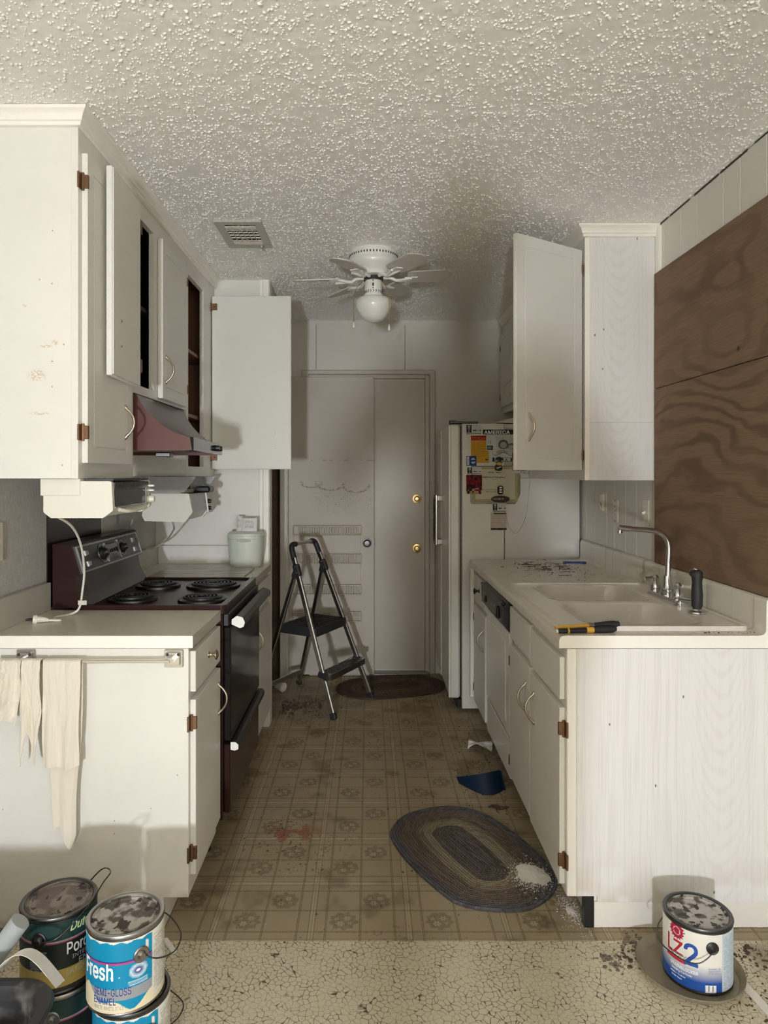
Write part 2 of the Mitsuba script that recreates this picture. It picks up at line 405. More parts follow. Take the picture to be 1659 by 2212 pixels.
while y < YB:      # vertical boards of the panelling, with grooves between
    w = min((.16, .115, .20, .14)[k % 4], YB-y); k += 1
    if y+w > 1.2:
        obj('panel', B(XR-.006, XR+.001, y+.0015, y+w-.0015, .0, CEIL-.004, .002), 'm_wall', 'wall_right')
    else:
        obj('panel', B(XR-.006, XR+.001, y, y+w-.002, .0, CEIL-.004, 0), 'm_wall', 'wall_right')
    y += w
struct('wall_back', B(XL-.06, XR+.06, YB, YB+.06, 0, CEIL, 0), 'm_wall', 'off white wall above the doors')
for bx in (683, 875):
    x = (bx-VX)/306
    obj('seam_strip', cat(B(x-.004, x-.0012, YB-.004, YB+.001, 2.145, CEIL-.03, .001), B(x+.0012, x+.004, YB-.004, YB+.001, 2.145, CEIL-.03, .001), B(x-.0012, x+.0012, YB-.0035, YB+.001, 2.145, CEIL-.03, 0)), 'm_beigegrey', 'wall_back')
struct('wall_partition', B(XL, -.575, 3.95, 4.03, 0, CEIL, .001), 'm_white', 'white partition at the end of the range counter')
struct('trim_1', cat(B(-.590, -.556, 3.938, 3.952, .0, CEIL, .003), B(-.577, -.553, 3.950, 4.036, .0, CEIL, .003), B(-.612, -.5905, 3.943, 3.952, 1.01, CEIL, .002)), 'm_edge', 'white corner trim of the partition')
struct('wall_pantry', cat(B(-.60, -.565, 4.03, 4.06, 0, CEIL, 0), B(-.60, -.565, 4.83, YB, 0, CEIL, 0), B(-.60, -.565, 4.06, 4.83, 2.10, CEIL, 0)), 'm_wall', 'wall with the open pantry doorway')
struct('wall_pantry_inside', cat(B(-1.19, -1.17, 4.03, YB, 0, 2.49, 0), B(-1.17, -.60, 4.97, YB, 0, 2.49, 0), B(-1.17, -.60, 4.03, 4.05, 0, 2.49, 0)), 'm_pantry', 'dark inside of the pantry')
struct('trim_2', cat(B(-.604, -.560, 4.80, 4.832, 0, 2.10, .003), B(-.575, -.556, 4.832, 4.90, 0, 2.16, .003), B(-.604, -.560, 4.06, 4.83, 2.085, 2.103, .002)), 'm_edge', 'pantry door jamb')
# back wall doors
struct('trim_3', cat(B(.395, .425, YB-.018, YB+.001, 0, 2.10, .003), B(.425, .467, YB-.028, YB+.001, 0, 2.138, .006), B(-.474, .467, YB-.028, YB+.001, 2.105, 2.138, .006), B(-.474, .395, YB-.018, YB+.001, 2.078, 2.106, .003), B(-.474, -.42, YB-.028, YB+.001, 0, 2.138, .006)), 'm_doorslab', 'painted door casing on the back wall')
struct('door_1', B(-.42, .3935, YB-.012, YB+.005, .03, 2.076, .002), 'm_doorslab', 'flat painted exterior door with two brass locks')
for z, nm in ((1.233, 'deadbolt'), (.884, 'door_knob')):
    c = (.336, YB-.012, z)
    m = lathe([(0, .03), (.012, .029), (.016, .022), (.018, .012), (.031, .010), (.034, .004), (.034, -.001), (0, -.001)], 32)
    m = remap(m, [[1, 0, 0, c[0]], [0, 0, -1, c[1]], [0, 1, 0, c[2]]])
    obj(nm, m, 'm_brass', 'door_1', 40, 'round brass '+nm.replace('_', ' '))
struct('threshold', B(-.42, .42, YB-.07, YB, -.002, .022, .006), 'm_steel', 'metal threshold under the back door')
struct('door_2', B(-.578, .036, 4.925, 4.962, .012, 2.082, .002), 'm_doorwear', 'stained pantry door standing open against the back wall')
m = lathe([(0, .058), (.018, .056), (.026, .044), (.022, .030), (.012, .022), (.013, .008), (.031, .006), (.033, -.001), (0, -.001)], 32)
kn = obj('door_knob', remap(m, [[1, 0, 0, -.013], [0, 0, -1, 4.925], [0, 1, 0, .929]]), 'm_darksteel', 'door_2', 40, 'tarnished metal door knob')
obj('latch_plate', B(.034, .039, 4.93, 4.957, .90, .955, .001), 'm_darksteel', 'door_2')
for z in (.25, 1.05, 1.85):
    obj('hinge', cat(B(-.600, -.575, 4.918, 4.926, z-.045, z+.045, .001), tube([(-.5805, 4.917, z-.045), (-.5805, 4.917, z+.045)], .006)), 'm_beigegrey', 'door_2')
struct('baseboard_back', B(.467, .56, YB-.014, YB, 0, .085, .004), 'm_wall', 'painted baseboard beside the back door')
# crack line between ceiling and panelled wall
rs = random.Random(4)
cr = []
yy = .6
while yy < 3.05:
    l = rs.uniform(.05, .2); cr.append(B(XR-.0075, XR-.005, yy, yy+l, CEIL-rs.uniform(.004, .012), CEIL-.001, 0)); yy += l+rs.uniform(0, .05)
struct('ceiling_gap', cat(*cr), 'm_slot', 'dark ragged gap between the ceiling and the panelled wall', 'wall_right')
struct('trim_4', B(XR-.02, XR-.004, 3.035, 3.075, 2.0, CEIL-.012, .003), 'm_edge', 'narrow white trim beside the sink wall cabinet')

# plywood sheets over the window
for (z0, z1, lab) in ((1.028, 1.775, 'lower brown plywood sheet screwed over the window above the sink'), (1.778, 2.275, 'upper brown plywood sheet with a dark knot over the window above the sink')):
    tag(obj('plywood_board', B(XR-.026, XR-.007, .85, 3.068, z0, z1, .001), 'm_ply'), lab, 'plywood board')

# rear of the room, behind the photographer
win = sbox(-.62, .50, -.16, 1.36)
rear = sbox(XLL, 0, XR, CEIL).difference(sbox(-.50, .80, -.30, 1.08)).difference(sbox(.18, 1.03, 1.17, 2.27))
struct('wall_rear', ext_xz(rear, YR-.06, YR), 'm_wall', 'wall behind the photographer')
struct('wall_dining_left', B(XLL-.06, XLL, YR, 1.6, 0, CEIL, 0), 'm_wall', 'wall of the dining area')
struct('wall_dining_front', B(XLL, XL, 1.6, 1.66, 0, CEIL, 0), 'm_wall', 'wall between dining area and kitchen')
def window(n, x0, x1, z0, z1, rad, label):
    fr = cat(B(x0-.05, x0, YR-.02, YR+.02, z0-.05, z1+.05), B(x1, x1+.05, YR-.02, YR+.02, z0-.05, z1+.05), B(x0, x1, YR-.02, YR+.02, z0-.05, z0), B(x0, x1, YR-.02, YR+.02, z1, z1+.05))
    struct(n, fr, 'm_white', label)
    pane = trimesh.Trimesh([[x0, YR-.03, z0], [x1, YR-.03, z0], [x1, YR-.03, z1], [x0, YR-.03, z1]], [[0, 2, 1], [0, 3, 2]], process=False)
    k = obj('bright_pane', pane, 'm_white', n, False)
    scene[k]['emitter'] = {'type': 'area', 'radiance': {'type': 'rgb', 'value': list(rad)}}
window('window_1', -.48, -.32, .82, 1.06, WIN_MAIN, 'bright daylight window behind the photographer')
window('window_2', .20, 1.15, 1.05, 2.25, WIN_REAR, 'curtained window behind the photographer')
y0, y1, z0, z1, xw = -3.1, -1.5, .75, 2.10, XR-.012
struct('window_3', cat(B(xw-.012, XR, y0-.06, y0, z0-.06, z1+.06), B(xw-.012, XR, y1, y1+.06, z0-.06, z1+.06), B(xw-.012, XR, y0, y1, z0-.06, z0), B(xw-.012, XR, y0, y1, z1, z1+.06)), 'm_white', 'large curtained window on the side wall behind the photographer')
k = obj('bright_pane', trimesh.Trimesh([[xw, y0, z0], [xw, y1, z0], [xw, y1, z1], [xw, y0, z1]], [[0, 2, 1], [0, 3, 2]], process=False), 'm_white', 'window_3', False)
scene[k]['emitter'] = {'type': 'area', 'radiance': {'type': 'rgb', 'value': list(WIN_SIDE)}}

# ================================================================ hardware
def place(m, o, u, n):
    """local (along width, outward, up) -> world"""
    return remap(m, [[u[0], n[0], 0, o[0]], [u[1], n[1], 0, o[1]], [0, 0, 1, 0]])
def pull(h=.06):
    p = smoothpath([(0, .001, -h), (0, .004, -h*.82), (0, .017, -h*.62), (0, .029, -h*.3), (0, .032, 0), (0, .029, h*.3), (0, .017, h*.62), (0, .004, h*.82), (0, .001, h)], 4)
    s = np.abs(p[:, 2])/h
    r = np.interp(s, [0, .3, .62, .78, .9, 1], [.0042, .0040, .0038, .0052, .0062, .0025])
    return tube(p, r, 8)
def knob():
    return lathe([(0, .032), (.008, .032), (.016, .028), (.017, .024), (.009, .018), (.0055, .012), (.007, .003), (.012, .001), (.012, -.001), (0, -.001)], 20)
def hinge_mesh(z, t=.018):
    return cat(B(-.024, -.004, -.004, .0025, z-.024, z+.024, .001), B(-.006, .004, -.002, t+.004, z-.02, z+.02, .0015), tube([(-.004, t*.3, z-.026), (-.004, t*.3, z+.026)], .0045, 8))
def door(parent, name, o, u, n, W, z0, z1, handle=None, hinges=(), groove=True, screws=None, t=.018, inner_hinge=False, label=None):
    """o: hinge foot (x,y), u: direction hinge->free edge, n: outward normal"""
    g = .004 if groove else 0
    ms = [B(0, W, 0, t-.0025 if groove else t, z0, z1, .0015)]
    if groove:
        i = .048
        ring = sbox(0.001, z0+.001, W-.001, z1-.001).difference(sbox(i, z0+i, W-i, z1-i))
        inn = sbox(i+g, z0+i+g, W-i-g, z1-i-g)
        ms += [ext_xz(ring, t-.003, t), ext_xz(inn, t-.003, t)]
        # routed lip round the back
    ms.append(B(.004, W-.004, -.004, 0.0005, z0+.004, z1-.004, .0008))
    k = obj(name, place(cat(*ms), o, u, n), 'm_white', parent, 30, label)
    if handle:
        hu, hz = handle[:2]
        hm = pull() if len(handle) < 3 else remap(knob(), [[1, 0, 0, 0], [0, 0, 1, 0], [0, 1, 0, 0]])
        hm.apply_translation([hu, t, hz])
        obj('handle' if len(handle) < 3 else 'knob', place(hm, o, u, n), 'm_pull', k, 60, 'worn metal '+('arched pull' if len(handle) < 3 else 'knob'))
    for z in hinges:
        hm = hinge_mesh(z)
        if inner_hinge: hm = cat(B(-.024, .03, -.010, -.004, z-.018, z+.018, .001), B(-.03, -.002, -.014, .006, z-.022, z+.022, .002), sph((.017, -.010, z), .004, 1))
        obj('hinge', place(hm, o, u, n), 'm_hinge', k, 40)
    if screws:
        sm = cat(*[lathe([(0, .0035), (.003, .003), (.0045, .0), (0, 0)], 12, (0, 0, 0)) for _ in range(1)])
        for (su, sz) in screws:
            s1 = remap(sm, [[1, 0, 0, su], [0, 0, -1, -.004], [0, 1, 0, sz]])
            obj('screw', place(s1, o, u, n), 'm_steel', k)
    return k

def wall_cabinet(t, sg, xf, depth, y0, y1, z0, z1, holes, shelves=(), m='m_white', near='m_white', lining='m_brownwood'):
    """face at xf, body runs to xf+sg*depth"""
    fp = sbox(y0, z0, y1, z1)
    for h in holes: fp = fp.difference(sbox(h[0], h[2], h[1], h[3]))
    xa, xb = sorted((xf, xf+sg*.02))
    obj('face_frame', ext_yz(fp, xa, xb), m, t)
    a, b = xf+sg*.0202, xf+sg*depth
    obj('side_panel', B(a, b, y0, y0+.014, z0, z1, .001), near, t)
    obj('side_panel', B(a, b, y1-.014, y1, z0, z1, .001), m, t)
    obj('bottom_panel', B(a, b, y0+.0142, y1-.0142, z0+.012, z0+.027, .001), m, t)
    obj('top_panel', B(a, b, y0+.0142, y1-.0142, z1-.027, z1-.012, .001), lining, t)
    obj('back_panel', B(b-sg*.006, b, y0+.0142, y1-.0142, z0+.0275, z1-.0275, .001), lining, t)
    if holes:
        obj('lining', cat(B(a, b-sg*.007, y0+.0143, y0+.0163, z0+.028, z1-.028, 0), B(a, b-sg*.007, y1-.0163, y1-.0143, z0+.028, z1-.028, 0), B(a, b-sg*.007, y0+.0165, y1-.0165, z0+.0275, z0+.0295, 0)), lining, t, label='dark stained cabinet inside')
    for z in shelves:
        obj('shelf', B(xf+sg*.03, b-sg*.007, y0+.017, y1-.017, z-.009, z+.009, .001), lining, t)

# ---------------------------------------------------------------- left wall cabinets
XF = -.862; DW = .322
Y1, Y2, Y3, Y4 = 2.10, 2.588, 3.335, 3.945
t = thing('wall_cabinet', 'tall white wall cabinet with food stained end panel, nearest on the range side', 'cabinet')
wall_cabinet(t, -1, XF, DW, Y1, Y2-.001, 1.397, 2.485, [], near='m_panel')
door(t, 'door', (XF+.001, 2.122), (0, 1), (1, 0), .395, 1.443, 2.372, (.325, 1.588), (1.535, 2.285))
t = thing('wall_cabinet', 'short white wall cabinet above the dark red range hood, one door swung fully open', 'cabinet')
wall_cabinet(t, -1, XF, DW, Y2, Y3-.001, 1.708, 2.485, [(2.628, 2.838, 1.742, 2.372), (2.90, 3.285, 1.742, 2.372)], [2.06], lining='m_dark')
q = math.hypot(1, .045)
door(t, 'door', (-.825, 2.548), (.045/q, -1/q), (-1/q, -.045/q), .312, 1.723, 2.385, None, (1.80, 2.30), screws=[(.23, 1.83), (.23, 1.91)])
door(t, 'door', (XF+.001, 3.285), (.012, -1), (1, .012), .405, 1.718, 2.368, (.36, 1.84), (1.80, 2.30))
t = thing('wall_cabinet', 'white wall cabinet with brown shelves and a wide door standing open, beside the partition', 'cabinet')
wall_cabinet(t, -1, XF, DW, Y3, Y4-.008, 1.397, 2.485, [(3.378, 3.69, 1.445, 2.36)], [1.70, 2.02])
door(t, 'door', (XF+.006, 3.862), (1, -.012), (.012, 1), .432, 1.434, 2.378, None, (1.50, 2.318), groove=True, screws=[(.345, 1.545), (.345, 1.625)], inner_hinge=True)
def crown(path, inward, n):
    """path: list of (x,y) corners with per-corner outward offset vectors"""
    prof = [(0, CEIL-.052), (.010, CEIL-.050), (.012, CEIL-.040), (.017, CEIL-.037), (.018, CEIL-.030), (.024, CEIL-.018), (.033, CEIL-.010), (.036, CEIL-.0015), (0, CEIL-.0015)]
    v, f = [], []
    for (x, y), (ox, oy) in zip(path, inward):
        for o, z in prof: v.append((x+ox*o, y+oy*o, z))
    k = len(prof)
    for i in range(len(path)-1):
        for j in range(k):
            p, q = i*k+j, i*k+(j+1) % k
            f += [[p, q, q+k], [p, q+k, p+k]]
    f += [[0, j, j+1] for j in range(1, k-1)]+[[(len(path)-1)*k, (len(path)-1)*k+j+1, (len(path)-1)*k+j] for j in range(1, k-1)]
    m = trimesh.Trimesh(v, f, process=False); m.fix_normals(); return m
struct('trim_5', crown([(XL+.003, Y1-.001), (XF+.001, Y1-.001), (XF+.001, 3.936)], [(0, -1), (1, -1), (1, 0)], 0), 'm_edge', 'white crown moulding along the range side cabinets', smooth=25)

# ---------------------------------------------------------------- right wall cabinets
RF = .94
t = thing('wall_cabinet', 'white wood grained wall cabinet with wide open door above the sink counter', 'cabinet')
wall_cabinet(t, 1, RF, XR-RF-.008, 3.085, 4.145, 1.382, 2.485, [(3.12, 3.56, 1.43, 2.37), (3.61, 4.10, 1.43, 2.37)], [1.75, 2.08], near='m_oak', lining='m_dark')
obj('face_edge', B(RF-.0002, RF+.022, 3.0835, 3.086, 1.382, 2.44, .0005), 'm_edge', t)
obj('panel_strip', B(RF+.02, XR-.008, 3.081, 3.0855, 1.3815, 1.631, .001), 'm_oak', t)
obj('panel_strip', B(RF+.02, XR-.008, 3.081, 3.0855, 1.6325, 2.445, .001), 'm_oak', t)
ang = math.radians(214.5)
door(t, 'door', (RF-.022, 3.098), (math.cos(ang), math.sin(ang)), (math.cos(ang+math.pi/2), math.sin(ang+math.pi/2)), .405, 1.425, 2.383, (.335, 1.602), (1.49, 2.30))
door(t, 'door', (RF-.001, 4.10), (0, -1), (-1, 0), .50, 1.425, 2.383, None, ())
t = thing('wall_cabinet', 'small white cabinet with a pull handle above the refrigerator', 'cabinet')
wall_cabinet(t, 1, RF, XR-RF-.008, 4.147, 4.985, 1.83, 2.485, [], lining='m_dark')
door(t, 'door', (RF-.001, 4.96), (0, -1), (-1, 0), .40, 1.87, 2.38, (.34, 1.965), (1.94, 2.28))
door(t, 'door', (RF-.001, 4.165), (0, 1), (-1, 0), .38, 1.87, 2.38, None, ())
struct('trim_6', crown([(XR-.009, 3.0805), (RF-.001, 3.0805), (RF-.001, 4.97)], [(0, -1), (-1, -1), (-1, 0)], 0), 'm_edge', 'white crown moulding of the sink side cabinets', smooth=25)

# ---------------------------------------------------------------- left base units
def base_body(x_face, x_back, y0, y1, notch=.075, z0=.0, zt=.871, kick=.096):
    s = 1 if x_back > x_face else -1
    pts = [(x_face, kick), (x_face, zt), (x_back, zt), (x_back, z0), (x_face+s*notch, z0), (x_face+s*notch, kick)]
    return ext_xz(Polygon(pts), y0, y1)
BF = -.5615
t = thing('base_cabinet', 'white base cabinet with drawer and door under the near counter left of the range', 'cabinet')
obj('body', base_body(BF, XL+.003, 2.205, 2.597), 'm_white', t)
obj('end_panel', ext_xz(Polygon([(BF+.001, .096), (BF+.001, .868), (XL+.003, .868), (XL+.003, .001), (BF-.075, .001), (BF-.075, .096)]), 2.199, 2.2048), 'm_panel', t, label='white end panel with towel bar')
d = obj('drawer', B(BF+.001, BF+.019, 2.218, 2.585, .728, .856, .002), 'm_white', t)
obj('knob', remap(knob(), [[0, 0, 1, BF+.019], [1, 0, 0, 2.40], [0, 1, 0, .798]]), 'm_pull', d, 60)
door(t, 'door', (BF+.001, 2.22), (0, 1), (1, 0), .367, .155, .703, (.325, .602), (.225, .632), groove=False)
t = thing('base_cabinet', 'white base cabinet with drawer and door between range and partition', 'cabinet')
obj('body', base_body(BF, XL+.003, 3.338, 3.936), 'm_white', t)
d = obj('drawer', B(BF+.001, BF+.019, 3.36, 3.90, .728, .856, .002), 'm_white', t)
obj('knob', remap(knob(), [[0, 0, 1, BF+.019], [1, 0, 0, 3.66], [0, 1, 0, .795]]), 'm_darksteel', d, 60)
door(t, 'door', (BF+.001, 3.90), (0, -1), (1, 0), .54, .12, .703, (.48, .60), (), groove=False)
def counter_left(t, y0, y1):
    obj('top', B(XL+.003, -.546, y0, y1, .872, .910, .0015), 'm_counter', t)
    obj('edge_band', B(-.5462, -.5445, y0, y1, .8725, .9092, .0005), 'm_beigegrey', t)
t = thing('countertop', 'laminate countertop with a dropped plug, left of the range', 'countertop')
counter_left(t, 2.19, 2.602)
obj('front_band', B(XL+.003, -.5445, 2.1885, 2.1905, .8725, .9092, .0005), 'm_edge', t, label='pale worn edge strip')
obj('backsplash', B(XL+.002, XL+.022, 2.19, 2.602, .910, 1.012, .002), 'm_beigegrey', t)
t = thing('countertop', 'laminate countertop in the corner holding the ice bucket', 'countertop')
counter_left(t, 3.332, 3.938)
obj('backsplash', B(XL+.002, XL+.022, 3.332, 3.916, .910, 1.012, .002), 'm_beigegrey', t)
obj('backsplash', B(XL+.022, -.60, 3.917, 3.937, .910, 1.012, .002), 'm_white', t)

# ---------------------------------------------------------------- right base units
SF = .6146
def oak_end():
    return Polygon([(SF, .10), (SF, .868), (XR-.008, .868), (XR-.008, .001), (SF+.105, .001), (SF+.105, .085), (SF+.085, .085), (SF+.085, .10)])
t = thing('sink_cabinet', 'white sink base cabinet with wood grained end panel and two doors', 'cabinet')
b_ = ext_xz(Polygon([(SF, .10), (SF, .871), (SF+.02, .871), (SF+.02, .12), (XR-.01, .12), (XR-.01, .0), (SF+.08, .0), (SF+.08, .10)]), 2.206, 3.012)
obj('body', cat(b_, B(SF+.0205, XR-.021, 2.206, 2.22, .1205, .8705, 0), B(SF+.0205, XR-.021, 2.998, 3.012, .1205, .735, 0), B(XR-.02, XR-.011, 2.22, 2.998, .1205, .8705, 0)), 'm_white', t)
obj('end_panel', ext_xz(Polygon([(SF+.030, .10), (SF+.030, .868), (XR-.008, .868), (XR-.008, .082), (SF+.095, .082), (SF+.095, .10)]), 2.198, 2.2055), 'm_oak', t, label='whitewashed wood grain end panel')
obj('corner_stile', B(SF, SF+.0295, 2.197, 2.2055, .10, .868, .0015), 'm_edge', t)
obj('kick_board', B(SF+.085, XR-.012, 2.199, 2.2055, .002, .0815, .001), 'm_kick', t, label='stained kick board')
obj('toe_block', B(SF+.055, SF+.0845, 2.20, 2.23, .001, .098, .001), 'm_black', t)
for (a, b2, nm) in ((2.215, 2.622, 'near'), (2.628, 2.998, 'far')):
    obj('drawer_front', B(SF-.018, SF-.001, a, b2, .705 if nm == 'near' else .718, .838 if nm == 'near' else .85, .002), 'm_white', t)
door(t, 'door', (SF-.001, 2.216), (0, 1), (-1, 0), .404, .128, .680, (.335, .567), (.205, .615), groove=False)
door(t, 'door', (SF-.001, 2.998), (0, -1), (-1, 0), .368, .138, .692, (.318, .567), (.2, .62), groove=False)
t = thing('dishwasher', 'white dishwasher with black control panel under the sink counter', 'dishwasher')
obj('body', cat(B(SF+.004, XR-.03, 3.018, 3.612, .10, .735, .002), B(SF+.004, SF+.05, 3.018, 3.612, .7355, .868, .002)), 'm_darksteel', t)
obj('door', cat(B(SF-.016, SF+.0035, 3.022, 3.608, .285, .728, .004), B(SF-.019, SF-.015, 3.10, 3.53, .33, .69, .004)), 'm_white_gloss', t)
obj('kick_panel', B(SF-.012, SF+.0035, 3.022, 3.608, .105, .268, .003), 'm_white_gloss', t)
obj('gap_strip', B(SF-.004, SF+.0036, 3.024, 3.606, .268, .285, .001), 'm_black', t)
cp = obj('control_panel', ext_xz(Polygon([(SF-.001, .73), (SF-.001, .866), (SF-.014, .866), (SF-.042, .842), (SF-.040, .765), (SF-.012, .73)]), 3.020, 3.610), 'm_black', t, label='black control panel')
obj('control_plate', B(SF-.0435, SF-.0405, 3.04, 3.57, .768, .828, .001), 'm_darksteel', cp)
obj('dial', B(SF-.056, SF-.043, 3.105, 3.155, .775, .825, .004), 'm_black', cp)
obj('dial', B(SF-.052, SF-.043, 3.45, 3.475, .785, .815, .003), 'm_black', cp)
obj('grip', B(SF-.048, SF-.030, 3.03, 3.60, .844, .862, .005), 'm_black', cp)
t = thing('base_cabinet', 'narrow white base cabinet between dishwasher and refrigerator', 'cabinet')
obj('body', base_body(SF, XR-.03, 3.616, 4.115, .08), 'm_white', t)
d = obj('drawer', B(SF-.018, SF-.001, 3.64, 4.02, .70, .845, .002), 'm_white', t)
obj('knob', remap(knob(), [[0, 0, -1, SF-.018], [1, 0, 0, 3.83], [0, 1, 0, .775]]), 'm_darksteel', d, 60)
door(t, 'door', (SF-.001, 4.02), (0, -1), (-1, 0), .38, .13, .675, (.335, .54), (.2, .6), groove=False)
obj('filler_post', B(SF-.03, SF-.006, 4.085, 4.112, .12, .862, .003), 'm_edge', t)
# counter with sink cutout and coved backsplash
t = thing('countertop', 'long laminate counter with the double sink, littered with dark crumbs', 'countertop')
prof = Polygon([(.588, .872), (.588, .893), (.590, .902), (.596, .908), (.605, .910), (1.205, .910), (1.222, .914), (1.228, .924), (1.229, 1.010), (1.232, 1.020), (1.240, 1.025), (1.252, 1.025), (1.252, .872)])
cm = ext_xz(prof, 2.192, 4.122)
CM = m3.Manifold(m3.Mesh(np.array(cm.vertices, np.float32), np.array(cm.faces, np.uint32)))
if CM.is_empty():
    cm.merge_vertices(); CM = m3.Manifold(m3.Mesh(np.array(cm.vertices, np.float32), np.array(cm.faces, np.uint32)))
hole = m3.CrossSection([[(.66, 2.30), (1.17, 2.30), (1.17, 3.12), (.66, 3.12)]]).extrude(.3).translate((0, 0, .8))
obj('top', CM-hole, 'm_counter', t, False)
obj('end_band', ext_xz(prof, 2.1895, 2.1918), 'm_edge', t, label='pale edge strip')
t = thing('sink', 'double bowl off white kitchen sink set in the counter', 'sink')
def rr_pts(x0, x1, y0, y1, r, n=8):
    out = []
    for cx, cy, a0 in ((x1-r, y1-r, 0), (x0+r, y1-r, 90), (x0+r, y0+r, 180), (x1-r, y0+r, 270)):
        for k in range(n+1):
            a = math.radians(a0+90*k/n); out.append((cx+r*math.cos(a), cy+r*math.sin(a)))
    return out
bowls = [(.712, 1.105, 2.305, 2.69), (.712, 1.105, 2.735, 3.11)]
rim = rrect(.625, 1.212, 2.252, 3.155, .025)
for b_ in bowls: rim = rim.difference(Polygon(rr_pts(*b_, .075)))
rim_m = ext_xy(rim, .9105, .9195)
lip = ext_xy(rrect(.625, 1.212, 2.252, 3.155, .025).difference(rrect(.640, 1.197, 2.267, 3.14, .02)), .9105, .926)
obj('rim', cat(rim_m, lip), 'm_sink', t, 40)
for b_ in bowls:
    v, f = [], []
    lev = [(0, .9195, .075), (-.004, .9225, .075), (.004, .9215, .075), (.010, .912, .07), (.016, .89, .07), (.024, .80, .065), (.04, .765, .06), (.07, .752, .04)]
    for (ins, z, r) in lev:
        v += [(x, y_, z) for x, y_ in rr_pts(b_[0]+ins, b_[1]-ins, b_[2]+ins, b_[3]-ins, r)]
    n_ = 36
    for q in range(len(lev)-1):
        for j in range(n_):
            aa, bb = q*n_+j, q*n_+(j+1) % n_
            f += [[aa, bb, bb+n_], [aa, bb+n_, aa+n_]]
    v.append(((b_[0]+b_[1])/2, (b_[2]+b_[3])/2, .75)); c_ = len(v)-1
    f += [[(len(lev)-1)*n_+j, (len(lev)-1)*n_+(j+1) % n_, c_] for j in range(n_)]
    bw = obj('bowl', trimesh.Trimesh(v, f, process=False), 'm_sink', t, 50)
    obj('drain', lathe([(0, .004), (.02, .003), (.03, .006), (.04, .004), (.042, 0)], 24, ((b_[0]+b_[1])/2, (b_[2]+b_[3])/2, .7505)), 'm_steel', bw)

# ================================================================ range
RY0, RY1 = 2.608, 3.326
t = thing('kitchen_range', 'dark maroon electric range with coil burners and black oven door', 'stove')
obj('body', cat(B(-1.10, -.54, RY0+.004, RY1-.004, .13, .893, .003), B(-1.08, -.60, RY0+.02, RY1-.02, .03, .13, .002)), 'm_maroon', t)
for (fx, fy) in ((-.62, RY0+.05), (-.62, RY1-.05), (-1.05, RY0+.05), (-1.05, RY1-.05)):
    obj('foot', lathe([(0, .03), (.02, .03), (.026, .004), (.026, 0), (0, 0)], 16, (fx, fy, 0)), 'm_black', t)
ct = rrect(-1.10, -.528, RY0, RY1, .02)
inner = rrect(-1.075, -.552, RY0+.022, RY1-.022, .03)
deck = obj('cooktop', cat(ext_xy(ct.difference(inner), .894, .926), ext_xy(inner, .894, .9165)), 'm_maroon', t, 30)
for (bx, by, R) in ((-.925, 2.775, .082), (-.648, 2.755, .080), (-.922, 3.10, .083), (-.680, 3.10, .103)):
    pan = obj('drip_pan', lathe([(0, .9175), (R*.55, .918), (R*.9, .9205), (R, .9255), (R+.011, .926), (R+.013, .922), (R+.013, .917)], 48, (bx, by, 0)), 'm_darksteel', deck, 40)
    turns = 4 if R < .1 else 5
    a = np.linspace(0, turns*2*np.pi, turns*36); r = np.linspace(.018, R-.006, len(a))
    cp_ = np.stack([bx+r*np.cos(a), by+r*np.sin(a), np.full_like(a, .932)], 1)
    obj('coil', tube(cp_, .0052, 6), 'm_black', deck, 60)
# backguard
bg = Polygon([(-1.165, .915), (-1.04, .918), (-1.058, .945), (-1.076, .985), (-1.083, 1.028), (-1.062, 1.036), (-1.094, 1.142), (-1.103, 1.150), (-1.165, 1.150)])
g = obj('backguard', ext_xz(bg, RY0, RY1), 'm_maroon', t, 30)
c0, c1 = np.array([-1.0625, 1.038]), np.array([-1.0935, 1.140]); dv = (c1-c0)/np.linalg.norm(c1-c0); nv = np.array([dv[1], -dv[0]])
def onface(m):      # local x along the range (y), y up the slanted face, z outward
    return remap(m, [[0, dv[0], nv[0], c0[0]], [1, 0, 0, RY0], [0, dv[1], nv[1], c0[1]]])
L = RY1-RY0; Hh = np.linalg.norm(c1-c0)
pl = obj('control_plate', onface(B(.03, L-.025, .006, Hh-.006, 0, .004, .0015)), 'm_black', g)
obj('trim_frame', onface(ext_xy(sbox(.024, .002, L-.02, Hh-.002).difference(sbox(.030, .008, L-.026, Hh-.008)), .0, .006)), 'm_steel', g)
for x in (.075, L-.115):
    for y in (.020, .062):
        obj('rocker_switch', cat(onface(B(x, x+.012, y, y+.02, .003, .009, .001))), 'm_whiteink', pl)
        for q in range(3):
            obj('switch_mark', onface(B(x+.016+q*.009, x+.022+q*.009, y+.002, y+.018, .003, .006, .0005)), 'm_beigegrey', pl)
for x, r in ((.245, .026), (.47, .022)):
    kb = cat(lathe([(0, .005), (r+.008, .005), (r+.008, .003), (0, .003)], 28), lathe([(0, .032), (r*.5, .031), (r*.62, .02), (r, .012), (r, .004), (0, .004)], 28))
    kb.apply_translation([x, Hh/2, 0]); obj('control_knob', onface(kb), 'm_black', pl, 40)
    obj('knob_ring', onface(remap(lathe([(r+.008, .0065), (r+.011, .0065), (r+.011, .004), (r+.008, .004)], 32), [[1, 0, 0, x], [0, 1, 0, Hh/2], [0, 0, 1, 0]])), 'm_steel', pl, 40)
obj('clock', onface(B(.295, .42, .02, Hh-.02, .003, .006, .001)), 'm_glassdark', pl)
for q in range(4):
    obj('clock_button', onface(B(.315+q*.025, .328+q*.025, Hh/2-.006, Hh/2+.008, .005, .014, .002)), 'm_black', pl)
for x in (.285, .43): obj('clock_trim', onface(B(x, x+.006, .014, Hh-.014, .003, .009, .001)), 'm_steel', pl)
